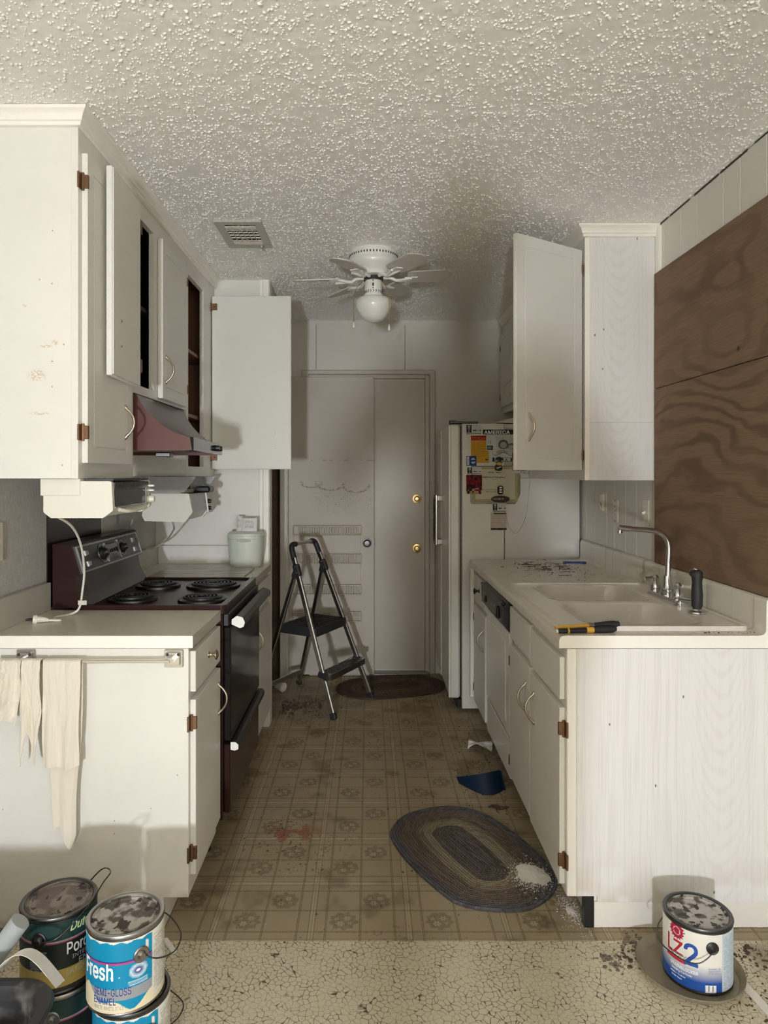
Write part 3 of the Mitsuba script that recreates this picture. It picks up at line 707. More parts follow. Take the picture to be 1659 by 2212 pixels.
# oven door, handle, drawer
obj('vent_strip', cat(B(-.540, -.518, RY0+.012, RY1-.012, .845, .893, .004)), 'm_black', t)
od = obj('oven_door', B(-.5395, -.512, RY0+.02, RY1-.02, .418, .843, .005), 'm_blackgloss', t, label='black glass oven door')
hp = Polygon([(-.511, .868), (-.492, .882), (-.470, .876), (-.462, .858), (-.466, .842), (-.480, .836), (-.500, .845), (-.511, .850)])
hd = obj('door_handle', ext_xz(hp, RY0+.03, RY1-.03), 'm_darksteel', od, 40, 'heavy dark metal bar handle')
for yy in (RY0+.027, RY1-.03): obj('handle_cap', ext_xz(hp, yy, yy+.003), 'm_whiteink', hd, label='white end cap')
dr_ = obj('storage_drawer', B(-.5395, -.515, RY0+.02, RY1-.02, .15, .405, .005), 'm_maroon', t)
hp2 = Polygon([(-.515, .412), (-.497, .412), (-.486, .402), (-.486, .386), (-.500, .380), (-.515, .384)])
hd = obj('drawer_handle', ext_xz(hp2, RY0+.03, RY1-.03), 'm_darksteel', dr_, 40)
obj('handle_cap', ext_xz(hp2, RY0+.027, RY0+.03), 'm_whiteink', hd)
t = thing('range_splash_panel', 'dark brown metal splash panel on the wall behind the range', 'panel')
obj('sheet', B(XL+.0005, XL+.004, RY0+.005, RY1-.01, .912, 1.49, 0), 'm_maroon', t)
obj('filler_sheet', B(XL+.004, XL+.006, 3.14, RY1-.004, 1.09, 1.30, 0), 'm_beigegrey', t)

# ---------------------------------------------------------------- range hood
t = thing('range_hood', 'dark red curved range hood under the short wall cabinet', 'range hood')
HY0, HY1 = 2.60, 3.325
cur = [(-.86, 1.703), (-.845, 1.672), (-.815, 1.630), (-.775, 1.592), (-.73, 1.563), (-.675, 1.545)]
outer = [(XL+.008, 1.704)]+cur+[(-.668, 1.498), (-.70, 1.496), (XL+.008, 1.496)]
def skew(m):
    v = np.array(m.vertices); f_ = np.clip((v[:, 0]+.95)/.28, 0, 1)
    v[:, 0] += f_*(.018-.045*(v[:, 1]-HY0)/(HY1-HY0)); m.vertices = v; return m
ins = Polygon([(XL+.02, 1.690), (-.87, 1.690), (-.855, 1.66), (-.82, 1.618), (-.78, 1.58), (-.73, 1.552), (-.682, 1.535), (-.682, 1.490), (XL+.02, 1.490)])
side = ext_xz(Polygon(outer), HY0, HY0+.006); side2 = ext_xz(Polygon(outer), HY1-.006, HY1)
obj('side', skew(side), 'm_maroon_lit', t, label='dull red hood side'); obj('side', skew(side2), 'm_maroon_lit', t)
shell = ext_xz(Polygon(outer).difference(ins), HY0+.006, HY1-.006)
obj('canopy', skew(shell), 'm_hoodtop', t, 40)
obj('filter', skew(B(XL+.03, -.69, HY0+.02, HY1-.02, 1.51, 1.516, .001)), 'm_darksteel', t)
fr = obj('control_strip', skew(cat(B(-.6745, -.6625, HY0+.002, HY1-.002, 1.497, 1.546, .001))), 'm_blackgloss', t, label='black control strip')
for q in (.52, .60):
    obj('knob', skew(remap(lathe([(0, .02), (.011, .019), (.013, .004), (.013, 0), (0, 0)], 18), [[0, 0, 1, -.6625], [1, 0, 0, HY0+q], [0, 1, 0, 1.523]])), 'm_black', fr, 40)
obj('lamp_bracket', B(-.86, -.80, 2.85, 2.90, 1.478, 1.4955, .003), 'm_steel', t)

# ---------------------------------------------------------------- under cabinet toaster ovens
def toaster(t, y0, y1, xb, xf, z0, z1, cut, mcol, glass):
    d = cut
    body = Polygon([(xb, z1), (xf, z1), (xf, z1-.012), (xf+.004, z0+d), (xf-d*1.2, z0), (xb+d, z0), (xb, z0+d*.8)]).buffer(-.008).buffer(.008, quad_segs=4)
    obj('end_cheek', ext_xz(body, y0, y0+.018), mcol, t, 40, label='cream plastic end cheek')
    obj('end_cheek', ext_xz(body, y1-.018, y1), mcol, t, 40)
    bb = body.buffer(-.004)
    obj('body', ext_xz(bb, y0+.018, y1-.018), mcol, t, 40)
    return body
t = thing('toaster_oven', 'cream toaster oven hanging under the nearest wall cabinet', 'toaster oven')
y0, y1, xb, xf, z0, z1 = 2.125, 2.50, -.977, -.772, 1.278, 1.389
toaster(t, y0, y1, xb, xf, z0, z1, .022, 'm_cream', True)
gd = obj('glass_door', B(xf-.003, xf+.003, y0+.022, y1-.055, z0+.033, z1-.026, .001), 'm_glassdark', t, label='dark glass door')
obj('chrome_frame', cat(B(xf+.002, xf+.006, y0+.02, y1-.05, z0+.029, z0+.034, .0008), B(xf+.002, xf+.006, y1-.058, y1-.05, z0+.029, z1-.022, .0008)), 'm_chrome', gd)
vs = obj('vent_strip', B(xf-.002, xf+.0035, y0+.02, y1-.03, z1-.024, z1-.004, .001), 'm_darksteel', t)
for q in range(9): obj('vent_slot', B(xf+.0032, xf+.0042, y0+.04+q*.033, y0+.064+q*.033, z1-.017, z1-.012, 0), 'm_black', vs)
obj('door_handle', tube(smoothpath([(xf+.002, y0+.06, z0+.022), (xf+.02, y0+.10, z0+.016), (xf+.022, y0+.19, z0+.018), (xf+.02, y0+.26, z0+.022), (xf+.002, y0+.30, z0+.026)], 4), .006), 'm_cream', t, 60)
for zz in (z0+.088, z0+.072): obj('switch', B(xf, xf+.022, y1-.035, y1-.018, zz, zz+.007, .002), 'm_whiteink', t)
obj('dial', remap(lathe([(0, .022), (.011, .021), (.013, .0), (0, 0)], 18), [[0, 0, 1, xf+.002], [1, 0, 0, y1-.026], [0, 1, 0, z0+.045]]), 'm_cream', t, 40)
obj('hanger', cat(B(xb-.008, xb+.112, y0-.004, y0+.10, 1.345, 1.3965, .002), B(xb-.008, xf-.03, y0+.1, y1, 1.389, 1.3965, .001)), 'm_cream', t)
obj('heat_shield', B(xb+.12, xf+.002, y0+.01, y1-.03, 1.3895, 1.3965, .001), 'm_darksteel', t)
t = thing('toaster_oven', 'cream boxy appliance hanging under the open cabinet beside the partition', 'toaster oven')
y0, y1, xb, xf, z0, z1 = 3.30, 3.66, -1.058, -.826, 1.185, 1.318
body = Polygon([(xb+.012, z1), (xf-.014, z1), (xf+.004, z0+.045), (xf-.03, z0), (xb+.012, z0+.004), (xb, z0+.03)]).buffer(-.008).buffer(.008, quad_segs=4)
obj('end_cheek', ext_xz(body, y0, y0+.02), 'm_cream', t, 40)
obj('end_cheek', ext_xz(body, y1-.02, y1), 'm_cream', t, 40)
obj('body', ext_xz(body.buffer(-.006), y0+.02, y1-.02), 'm_cream', t, 40)
obj('glass_door', remap(B(-.002, .004, y0+.025, y1-.06, .0, .085, .001), [[1, 0, -.18, xf-.002], [0, 1, 0, 0], [.0, 0, 1, z0+.045]]), 'm_greyplate', t, label='grey glass door')
obj('door_handle', tube([(xf+.012, y1-.075, z0+.032), (xf-.002, y1-.07, z0+.128)], .005), 'm_whiteink', t, 60)
for q in (.05, .085): obj('dial', remap(lathe([(0, .024), (.009, .022), (.012, 0), (0, 0)], 16), [[0, 0, 1, xf-.004], [1, 0, 0, y1-.03], [0, 1, 0, z0+q]]), 'm_black', t, 40)
obj('top_cover', B(xb+.02, xf-.05, y0+.004, y1-.05, z1-.001, z1+.022, .006), 'm_cream', t)
obj('hanger', B(xb+.03, xf-.02, y0+.05, y1-.02, z1+.02, 1.3965, .003), 'm_black', t)
obj('control_top', B(xf-.06, xf+.03, y1-.12, y1-.01, z1-.002, z1+.03, .008), 'm_black', t)
pl = Polygon([(xb-.03, 1.396), (xf+.022, 1.396), (xf+.006, 1.372), (xf-.03, 1.325), (xb-.03, 1.318)])
obj('mounting_plate', ext_xz(pl, y0-.012, y0-.009), 'm_greyplate', t, label='bare grey mounting plate')
obj('far_plate', ext_xz(pl, y1+.05, y1+.053), 'm_greyplate', t)
obj('cord', tube(smoothpath([(-.98, 3.50, 1.20), (-.97, 3.52, 1.15), (-1.00, 3.62, 1.12), (-1.08, 3.75, 1.05), (-1.14, 3.70, 1.02), (-1.165, 3.55, 1.05), (-1.17, 3.46, 1.12), (-1.14, 3.42, 1.19)], 8), .004, 6), 'm_beigegrey', t, 60)
# cord and plug of the near toaster oven: hangs from its back, lies on the counter
t = thing('power_cord', 'white power cord and plug hanging from the near toaster oven onto the counter', 'power cord')
pc = [(-.955, 2.16, 1.283), (-.965, 2.30, 1.24), (-.985, 2.42, 1.17), (-1.005, 2.50, 1.07), (-1.02, 2.52, .99), (-1.03, 2.52, .935), (-1.05, 2.51, .916), (-1.075, 2.47, .9145), (-1.085, 2.44, .9145), (-1.07, 2.415, .9145), (-1.045, 2.40, .9145), (-1.06, 2.392, .916), (-1.085, 2.385, .918)]
obj('wire', tube(smoothpath(pc, 8), .0042, 8), 'm_cream', t, 60)
pg = obj('plug', cat(tube([(-1.080, 2.386, .919), (-1.092, 2.382, .921), (-1.112, 2.375, .9225)], [.006, .0085, .0115], 10), tube([(-1.112, 2.375, .9225), (-1.124, 2.371, .9235)], [.015, .0145], 12)), 'm_cream', t, 50)
for o in (-.007, .007): obj('prong', B(-1.145, -1.122, 2.368+o, 2.3705+o, .919, .926, .0005), 'm_darksteel', pg)
obj('cord_tag', B(-1.033, -1.002, 2.513, 2.516, .945, .961, .0005), 'm_yellow' if False else 'm_ivory', t, label='small paper cord tag')

# ---------------------------------------------------------------- towel bar and cloths
t = thing('towel_bar', 'chrome towel bar on the white end panel near the range', 'towel bar')
BZ, BY = .841, 2.152
for x in (-1.062, -.604):
    m = cat(B(x-.030, x+.030, 2.190, 2.1985, BZ-.030, BZ+.026, .003), B(x-.022, x+.022, 2.182, 2.190, BZ-.022, BZ+.020, .003))
    b_ = obj('bracket', m, 'm_chrome', t)
    obj('bracket_post', tube([(x, 2.186, BZ), (x, BY, BZ)], [.009, .010], 10), 'm_chrome', b_)
    for sx in (-.017, .017): obj('screw', sph((x+sx, 2.181, BZ+.013), .0045, 1), 'm_darksteel', b_)
obj('bar', cat(B(-1.062, -.604, BY-.004, BY+.004, BZ-.005, BZ+.005, .0015)), 'm_chrome', t)
def cloth(key, label, x0, x1, zf, zb, seed, fold=.006, nf=3.0, hem=.012, taper=0., drift=0., yf=-.010):
    """hangs over the bar: front drop to zf, back drop to zb; x0..x1 its width"""
    Lf, Lb, R = BZ-zf, BZ-zb, .0085
    tot = Lf+np.pi*R+Lb
    def fn(u, v):
        s = v*tot
        y = np.where(s < Lf, -R, np.where(s < Lf+np.pi*R, -R*np.cos((s-Lf)/R), R))
        z = np.where(s < Lf, BZ-(Lf-s), np.where(s < Lf+np.pi*R, BZ+R*np.sin((s-Lf)/R), BZ-(s-Lf-np.pi*R)))
        drop = np.clip((BZ-z)/max(Lf, .05), 0, 1.2)
        front = np.where(s < Lf+np.pi*R*.5, 1., -.35)
        ph = seed*1.7
        w = np.sin(u*nf*6.283+ph+1.2*np.sin(v*3+seed))*(.35+drop)
        q = np.stack([u*6+seed*9, v*9, u*0+seed], -1)
        y = y+BY-front*(fold*(w*.5+.5)+.010*drop*(front > 0))+np.where(front > 0, (mfbm(q, 3, seed)-.5)*fold*1.2, 0)
        c = (x0+x1)/2; hw = (x1-x0)/2
        xx = c+(u*2-1)*hw*(1-taper*drop)+drift*drop+.006*np.sin(v*9+seed)*drop
        if zb < zf-.1:
            k = np.where(s > Lf+np.pi*R, np.clip((s-Lf-np.pi*R)/Lb, 0, 1), 0); xx = xx+.35*k*(c+.012-xx)*np.sin(np.minimum(k*1.9, 1.57)); z = z+.035*k*np.cos(u*6.0-1)*(k > .5)
        z = z+np.where(s < Lf, (mnoise(np.stack([u*3, u*0, u*0+seed*3.3], -1), seed)-.5)*hem*(1-s/np.maximum(Lf, .01)), 0)
        return xx, np.minimum(y, 2.1945), z
    m = thick(fn, 64, 110, .0022); trimesh.repair.fix_normals(m)
    tag(obj(key, m, 'm_cloth', None, 70), label, 'cloth')
cloth('towel', 'long folded cream towel hanging in two lengths on the towel bar', -.985, -.872, .525, .30, 3, .008, 2.0, .012, .05, .0, 0)
cloth('towel', 'small white rag bunched between the other cloths on the towel bar', -1.052, -.992, .60, .66, 7, .013, 1.5, .14, .0, .0)
cloth('towel', 'crumpled white rag at the left end of the towel bar', -1.135, -1.048, .665, .70, 5, .020, 1.8, .10, -.15, -.015)

# ================================================================ refrigerator
t = thing('refrigerator', 'white side by side refrigerator covered with papers and magnets', 'refrigerator')
GY0, GY1, GX = 4.170, 4.945, .548
obj('body', cat(B(GX, .797, GY0, GY1, .025, 1.705, .004), B(.797, 1.235, GY0+.03, GY1, .025, 1.705, .004)), 'm_wall', t)
for (a, b, nm) in ((GY0+.004, 4.632, 'fresh'), (4.640, GY1-.004, 'freezer')):
    d = obj('door', B(GX-.072, GX-.012, a, b, .085, 1.700, .010), 'm_white', t)
    obj('gasket', B(GX-.012, GX, a+.008, b-.008, .10, 1.69, .002), 'm_brownplastic', d)
    obj('edge_trim', B(GX-.078, GX-.068, a-.0015, a+.010, .09, 1.695, .002), 'm_edge', d)
    y = b-.035 if nm == 'fresh' else a+.035
    h = obj('handle', cat(B(GX-.122, GX-.102, y-.016, y+.016, .942, 1.275, .006), B(GX-.108, GX-.070, y-.013, y+.013, .950, .985, .004), B(GX-.108, GX-.070, y-.013, y+.013, 1.232, 1.268, .004)), 'm_chrome', d, 40, 'chrome door handle')
    obj('handle_insert', B(GX-.1235, GX-.1215, y-.007, y+.007, .97, 1.25, .0008), 'm_black', h)
obj('grille', B(GX-.03, GX+.002, GY0+.01, GY1-.01, .03, .08, .003), 'm_black', t)
obj('hinge_cover', cat(B(GX-.07, GX+.10, GY0+.02, GY0+.08, 1.705, 1.719, .004), B(GX-.07, GX-.03, GY0+.03, GY0+.06, 1.70, 1.726, .003)), 'm_darksteel', t)
struct('wall_fridge_panel', cat(B(.8005, 1.240, GY0, GY0+.025, .0, 1.382, .001)), 'm_panelgloss', 'white panel beside the refrigerator at the end of the sink counter')
t = numbered('folded_towel'); tag(t, 'pale folded cloth lying on top of the refrigerator', 'cloth')
scene[t] = mikit.ply(thick(lambda u, v: (.78+u*.40, 4.21+v*.3, 1.712+.022*mfbm(np.stack([u*4, v*4, u*0], -1), 3)+.035*np.sin(u*3.1)*np.sin(v*3.1)), 40, 30, .004), 'm_cloth', smooth=60)

# papers and magnets on its side, facing the kitchen
FY = GY0
def fp(px, py): return (px-VX)*FY/F, H-(py-VY)*FY/F
def paper(name, label, cat_, r, layer, col=None, fn=None, n=(50, 60), m='m_vcmatte', group=None, th=.0008, tilt=0):
    x0, z1 = fp(r[0], r[1]); x1, z0 = fp(r[2], r[3])
    y = FY-.0002-layer*.0011
    t = thing(name, label, cat_, group)
    g = grid(lambda u, v: (x0+u*(x1-x0), np.full_like(u, y-th)-.0012*np.sin(u*3)*(layer > 1), z1+v*(z0-z1)), n[0], n[1])
    g.invert() if g.face_normals[0][1] > 0 else None
    u, v = np.meshgrid(np.linspace(0, 1, n[0]), np.linspace(0, 1, n[1]), indexing='ij')
    c = np.broadcast_to(np.array(col or (1, 1, 1), float), (n[0], n[1], 3)).copy()
    if fn: fn(u, v, c)
    obj('sheet', g, m, t, color=c.reshape(-1, 3), smooth=True)
    obj('backing', B(x0, x1, y-th+.0002, y, z0, z1, 0), 'm_paper', t)
    return t, x0, x1, z0, z1, y-th-.0013*(layer > 1)
def ptext(t, s, x, z, h, y, m='m_ink', bold=False, name='lettering', squeeze=1.0):
    k = text_mesh(s, h, .0005, bold); k.apply_scale([squeeze, 1, 1])
    k = remap(k, [[1, 0, 0, x], [0, 0, -1, y-.0001], [0, 1, 0, z]])
    return obj(name, k, m, t)
def rect(c, u, v, a, b, e, d, col):
    s = (u >= a) & (u <= b) & (v >= e) & (v <= d); c[s] = col
def rnd(u, v, c, col, seed, k, lo, hi, amt, reg=None):
    q = mnoise(np.stack([u*k[0], v*k[1], u*0+seed], -1), seed); s = (q > lo)
    if reg is not None: s &= reg
    c[s] = c[s]*(1-amt)+np.array(col)*amt
GR = (.55, .54, .51)
def portrait(c, u, v, a, b, e, d):
    rect(c, u, v, a, b, e, d, (.03, .03, .035)); uu, vv = (u-a)/(b-a), (v-e)/(d-e); ins = (uu >= 0) & (uu <= 1) & (vv >= 0) & (vv <= 1)
    c[ins & (((uu-.5)/.24)**2+((vv-.42)/.26)**2 < 1)] = (.26, .22, .19)
    c[ins & (((uu-.5)/.28)**2+((vv-.2)/.14)**2 < 1)] = (.40, .38, .36)
    c[ins & (((uu-.5)/.42)**2+((vv-1)/.28)**2 < 1)] = (.02, .02, .025)
    c[ins & (np.abs(uu-.5) < .06) & (vv > .74)] = (.5, .5, .5)
def bizcard(i, label, r, layer):
    def fn(u, v, c):
        portrait(c, u, v, .05, .36, .06, .8)
        rect(c, u, v, .05, .95, .88, .96, (.12, .09, .06))
        rect(c, u, v, .44, .66, .50, .66, (.10, .10, .13)); rect(c, u, v, .72, .82, .54, .62, (.2, .2, .22)); rect(c, u, v, .86, .94, .5, .66, (.1, .1, .12))
        rnd(u, v, c, (.3, .3, .3), i, (60, 22), .62, 1, .6, (u > .44) & (u < .9) & (v > .08) & (v < .42))
    return paper('business_card_magnet', label, 'magnet', r, layer, GR, fn, (80, 60))
bizcard(1, 'business card magnet with portrait at the top corner of the refrigerator side', (1006, 917, 1041, 939), 0)
def f_poster(u, v, c):
    rect(c, u, v, 0, 1, 0, .155, (.025, .025, .028))
    zig = .80+.035*np.abs(((u*6) % 2)-1)
    c[(v > .155) & (v < .24+.04*np.abs(((u*7) % 2)-1))] = (.50, .49, .46)
    ph = (u > .34) & (u < .86) & (v > .24) & (v < .74); c[ph] = (.46, .45, .42)
    for (cx, cy, rx, ry, col) in ((.52, .46, .13, .15, (.10, .095, .09)), (.52, .48, .085, .10, (.34, .32, .29)), (.72, .53, .10, .11, (.13, .12, .11)), (.72, .56, .075, .085, (.38, .36, .33)), (.50, .78, .2, .15, (.30, .29, .27)), (.74, .76, .13, .12, (.42, .40, .37))):
        c[ph & (((u-cx)/rx)**2+((v-cy)/ry)**2 < 1)] = col
    z2 = .70+.10*np.abs(((u*5.2+.3) % 2)-1); e = np.abs(v-z2) < .008; c[e & (u > .24)] = (.04, .04, .04)
    c[(v > z2+.01) & (u > .24)] = (.52, .51, .48)
    rect(c, u, v, .24, .96, .865, .985, (.05, .05, .05)); rect(c, u, v, .30, .48, .875, .975, (.5, .5, .47)); rect(c, u, v, .52, .70, .875, .975, (.5, .5, .47)); rect(c, u, v, .74, .92, .875, .975, (.5, .5, .47))
t, x0, x1, z0, z1, y = paper('poster', 'black and white printed poster headed AMERICA on the refrigerator side', 'poster', (1043, 928, 1128, 998), 1, (.54, .53, .5), f_poster, (150, 130))
ptext(t, 'AMERICA', x0+.006, z1-.0255, .0195, y, 'm_whiteink', True, squeeze=1.22)
for s, q in (('R', .34), ('A', .56), ('D', .78)): ptext(t, s, x0+(x1-x0)*q, z1-(z1-z0)*.97, .0155, y, 'm_ink', True)
def f_orange(u, v, c):
    rect(c, u, v, 0, 1, 0, .17, (.30, .03, .02)); rnd(u, v, c, (.5, .3, .2), 3, (50, 60), .66, 1, .6, (v > .05) & (v < .15))
    for q in range(9): rnd(u, v, c, (.25, .12, .01), q, (26, 1), .35, 1, .55, (np.abs(v-.28-q*.062) < .010) & (u > .06) & (u < .93))
    rect(c, u, v, .80, .94, .86, .9, (.03, .03, .04))
paper('flyer', 'orange flyer with red heading on the refrigerator side', 'flyer', (1017, 941, 1056, 1000), 2, (.50, .27, .035), f_orange, (60, 90))
def f_card(u, v, c):
    rect(c, u, v, .08, .82, .66, .94, (.03, .05, .06)); c[(((u-.4)/.26)**2+((v-.8)/.1)**2 < 1)] = (.15, .22, .2)
    for q in (.22, .36, .5): rect(c, u, v, q, q+.05, .36, .54, (.2, .2, .2))
    rect(c, u, v, .5, .56, .3, .56, (.05, .05, .05))
paper('card', 'small white card with dark picture between flyer and poster', 'card', (1050, 941, 1068, 974), 3, (.55, .54, .52), f_card, (40, 60))
def f_blue(u, v, c):
    rect(c, u, v, .06, .30, .06, .94, (.5, .5, .52)); c[((u-.68)/.24)**2+((v-.5)/.3)**2 < 1] = (.5, .52, .55); c[(((u-.68)/.24)**2+((v-.5)/.3)**2 < 1) & (np.abs(v-.5+.15*(u-.6)) < .1)] = (.02, .05, .2)
paper('square_magnet', 'square blue magnet at the edge of the refrigerator side', 'magnet', (1007, 985, 1029, 1006), 3, (.02, .05, .20), f_blue, (50, 50))
bizcard(2, 'business card magnet with portrait overlapping the certificate corner', (1008, 1009, 1040, 1025), 3)
def f_cert(u, v, c):
    b = (u < .06) | (u > .94) | (v < .075) | (v > .925); c[b] = (.30, .26, .13); rnd(u, v, c, (.42, .38, .22), 5, (60, 60), .55, 1, .7, b)
    rect(c, u, v, .05, .86, .495, .503, (.1, .09, .06))
t, x0, x1, z0, z1, y = paper('certificate', 'certificate with olive border in a plastic sleeve on the refrigerator side', 'certificate', (1021, 1008, 1118, 1084), 2, (.52, .48, .36), f_cert, (110, 90))
for s, q, zz, hh in (('SECRE     2002', .34, .165, .0075), ('Certificate of Recognition', .20, .30, .0085), ('Presented to', .44, .345, .004), ('learned, Country Pointe, Second Grade School', .10, .645, .0048), ('Super Super Third Grade', .30, .705, .0052)):
    ptext(t, s, x0+(x1-x0)*q, z1-(z1-z0)*(zz+.02), hh, y, bold=hh > .007)
x2, z2 = fp(1016, 1006); x3, z3 = fp(1124, 1089)
obj('plastic_sleeve', ext_xz(Polygon([(x2+.004, z2), (x3, z2), (x3, z3+.06), (x3-.03, z3), (x2+.008, z3), (x2, z3+.012)]).difference(sbox(x0+.0005, z0+.0005, x1-.0005, z1-.0005)), FY-.0028, FY-.0018), 'm_trayplastic', t)
def f_red(u, v, c):
    rnd(u, v, c, (.02, .01, .015), 8, (7, 8), .48, 1, .9); rnd(u, v, c, (.2, .02, .02), 9, (9, 9), .60, 1, .8)
    rnd(u, v, c, (.42, .27, .16), 2, (7, 10), .42, 1, .9, v > .80-.16*u); rect(c, u, v, 0, 1, 0, .03, (.03, .01, .01))
t, x0, x1, z0, z1, y = paper('picture_magnet', 'dark red picture magnet overlapping the certificate', 'magnet', (1007, 1026, 1041, 1067), 4, (.10, .012, .016), f_red, (60, 70))
bizcard(3, 'business card magnet with portrait held under the brown clip', (1063, 1087, 1093, 1106), 2)
def f_tick(u, v, c):
    rect(c, u, v, 0, 1, .86, .97, (.10, .035, .03)); rnd(u, v, c, (.02, .02, .02), 4, (5, 1), .5, 1, .8, (v > .86) & (v < .97))
    for q in range(6): rnd(u, v, c, (.25, .2, .17), q, (22, 1), .4, 1, .5, np.abs(v-.2-q*.11) < .012)
    rect(c, u, v, .2, .98, .02, .10, (.06, .05, .05))
paper('leaflet', 'pinkish printed leaflet hanging below the clip on the refrigerator side', 'leaflet', (1060, 1107, 1094, 1146), 1, (.47, .40, .34), f_tick, (60, 70))
def f_strip(u, v, c):
    rnd(u, v, c, (.1, .05, .04), 4, (4, 12), .5, 1, .9); rect(c, u, v, 0, 1, .90, 1, (.55, .54, .5))
paper('photo_strip', 'narrow photo strip beside the certificate, half hidden by the open door', 'photo', (1106, 968, 1124, 1022), 4, (.35, .28, .2), f_strip, (20, 60))
def f_lab(u, v, c): rnd(u, v, c, (.03, .03, .04), 4, (26, 6), .55, 1, .9, (v > .3) & (v < .85))
paper('label_strip', 'white label strip under the corner of the open cabinet door', 'label', (1122, 1012, 1141, 1025), 3, GR, f_lab, (40, 30))
# two clip magnets
def fx(px): return (px-VX)*FY/F
def fz(py): return H-(py-VY)*FY/F
t = thing('magnet_clip', 'black magnet clip with orange belly at the top of the certificate', 'magnet clip')
obj('clip_body', cat(sph((fx(1077), FY-.012, fz(995)), .022, 3, (1, .5, 1.0)), sph((fx(1076), FY-.012, fz(1011)), .022, 3, (1, .5, 1.1))), 'm_black', t, True)
obj('belly', sph((fx(1077), FY-.020, fz(1002)), .016, 3, (1, .35, .62)), 'm_yellow', t, True)
obj('stripe', remap(B(-.014, .016, -.003, .003, -.002, .002, .001), [[.94, 0, -.3, fx(1076)], [0, 1, 0, FY-.0225], [.3, 0, .94, fz(1010)]]), 'm_whiteink', t)
for q in (1071, 1083): obj('ear', sph((fx(q), FY-.018, fz(996)), .006, 2, (1, .6, 1)), 'm_beigegrey', t, True)
obj('feet', B(fx(1069), fx(1084), FY-.02, FY-.004, fz(1020), fz(1016), .003), 'm_beigegrey', t)
t = thing('magnet_clip', 'brown magnet clip with striped top holding the certificate and a string', 'magnet clip')
obj('hat', sph((fx(1080), FY-.014, fz(1078)), .055, 3, (1, .22, .36)), 'm_brownplastic', t, True)
hd = obj('head', rrect(0, 1, 0, 1, .2) and B(fx(1074), fx(1086), FY-.024, FY-.004, fz(1068), fz(1049), .008), 'm_black', t)
for q in (1053, 1058, 1063): obj('stripe', B(fx(1077), fx(1083), FY-.0255, FY-.023, fz(q+1.3), fz(q-1.3), .001), 'm_whiteink', hd)
for q in (1077, 1084): obj('eye', sph((fx(q), FY-.0265, fz(1077)), .0028, 2), 'm_whiteink', t, True)
pts = [(fx(1148), FY-.004, fz(1016)), (fx(1142), FY-.006, fz(1060)), (fx(1136), FY-.006, fz(1112)), (fx(1124), FY-.006, fz(1142)), (fx(1113), FY-.006, fz(1152)), (fx(1103), FY-.006, fz(1144)), (fx(1095), FY-.008, fz(1125)), (fx(1092), FY-.010, fz(1095)), (fx(1088), FY-.014, fz(1068))]
t = numbered('string'); tag(t, 'thin string looping down from the brown clip on the refrigerator side', 'string')
scene[t] = mikit.ply(tube(smoothpath(pts, 8), .0011, 5), 'm_beigegrey', smooth=60)

# ================================================================ ceiling vent
t = thing('ceiling_vent', 'painted square air vent in the popcorn ceiling', 'air vent')
vx0, vx1, vy0, vy1 = -.662, -.458, 3.01, 3.352
obj('frame', ext_xy(sbox(vx0, vy0, vx1, vy1).difference(sbox(vx0+.038, vy0+.038, vx1-.034, vy1-.042)), CEIL-.010, CEIL-.0005), 'm_beigegrey', t)
obj('duct', ext_xy(sbox(vx0+.036, vy0+.036, vx1-.032, vy1-.04), CEIL-.0015, CEIL-.0003), 'm_dark', t)
ix0, ix1, iy0, iy1 = vx0+.038, vx1-.034, vy0+.038, vy1-.042
for k in range(5):
    x = ix0+(k+1)*(ix1-ix0)/6
    obj('slat', B(x-.0018, x+.0018, iy0+.06, iy1-.06, CEIL-.0125, CEIL-.006, .0003), 'm_beigegrey', t)
for k, y in enumerate((.012, .028, .044, .06)):
    obj('slat', B(ix0, ix1-.012*(3-k)*0, iy0+y-.0015, iy0+y+.0015, CEIL-.0125, CEIL-.0095, .0003), 'm_ivory', t)
    obj('slat', B(ix0, ix1, iy1-y-.0022, iy1-y+.0022, CEIL-.0125, CEIL-.009, .0003), 'm_ivory', t)
for k in range(3):
    y = iy0+.06+(k+1)*(iy1-iy0-.12)/4
    obj('slat', B(ix0, ix1, y-.0018, y+.0018, CEIL-.0115, CEIL-.006, .0003), 'm_ivory', t)
obj('lever', cat(B(-.505, -.497, vy1-.045, vy1+.006, CEIL-.022, CEIL-.012, .001), B(-.503, -.499, vy1-.0, vy1+.008, CEIL-.034, CEIL-.014, .001)), 'm_beigegrey', t)

# ================================================================ ceiling fan
t = thing('ceiling_fan', 'white flush mount ceiling fan with six blades and a globe light', 'ceiling fan')
fc = np.array([.022, 3.45, 0.])
tiltM = trimesh.transformations.rotation_matrix(math.radians(-2.6), [0, 1, 0], [fc[0], fc[1], CEIL])
tiltM = trimesh.transformations.rotation_matrix(math.radians(-3.2), [0, 1, 0], [fc[0], fc[1], 2.37])
def tl(m): m.apply_transform(tiltM); return m
obj('housing', lathe([(0, CEIL), (.112, CEIL), (.116, 2.478), (.116, 2.448), (.121, 2.440), (.122, 2.428), (.117, 2.414), (.098, 2.397), (.088, 2.386), (.085, 2.374), (.080, 2.368), (0, 2.366)], 56, fc), 'm_white_gloss', t, 35)
for k in range(48):
    a = 2*math.pi*k/48
    if k % 1 == 0:
        m = B(-.0028, .0028, -.0012, .0012, -.0045, .0045, .0004); m.apply_translation([0, -.1163, 2.463]); m.apply_transform(trimesh.transformations.rotation_matrix(a, [0, 0, 1])); m.apply_translation(fc)
        obj('vent_slot', m, 'm_slot', t)
obj('motor_hub', lathe([(0, 2.367), (.048, 2.366), (.048, 2.349), (0, 2.348)], 32, fc), 'm_black', t)
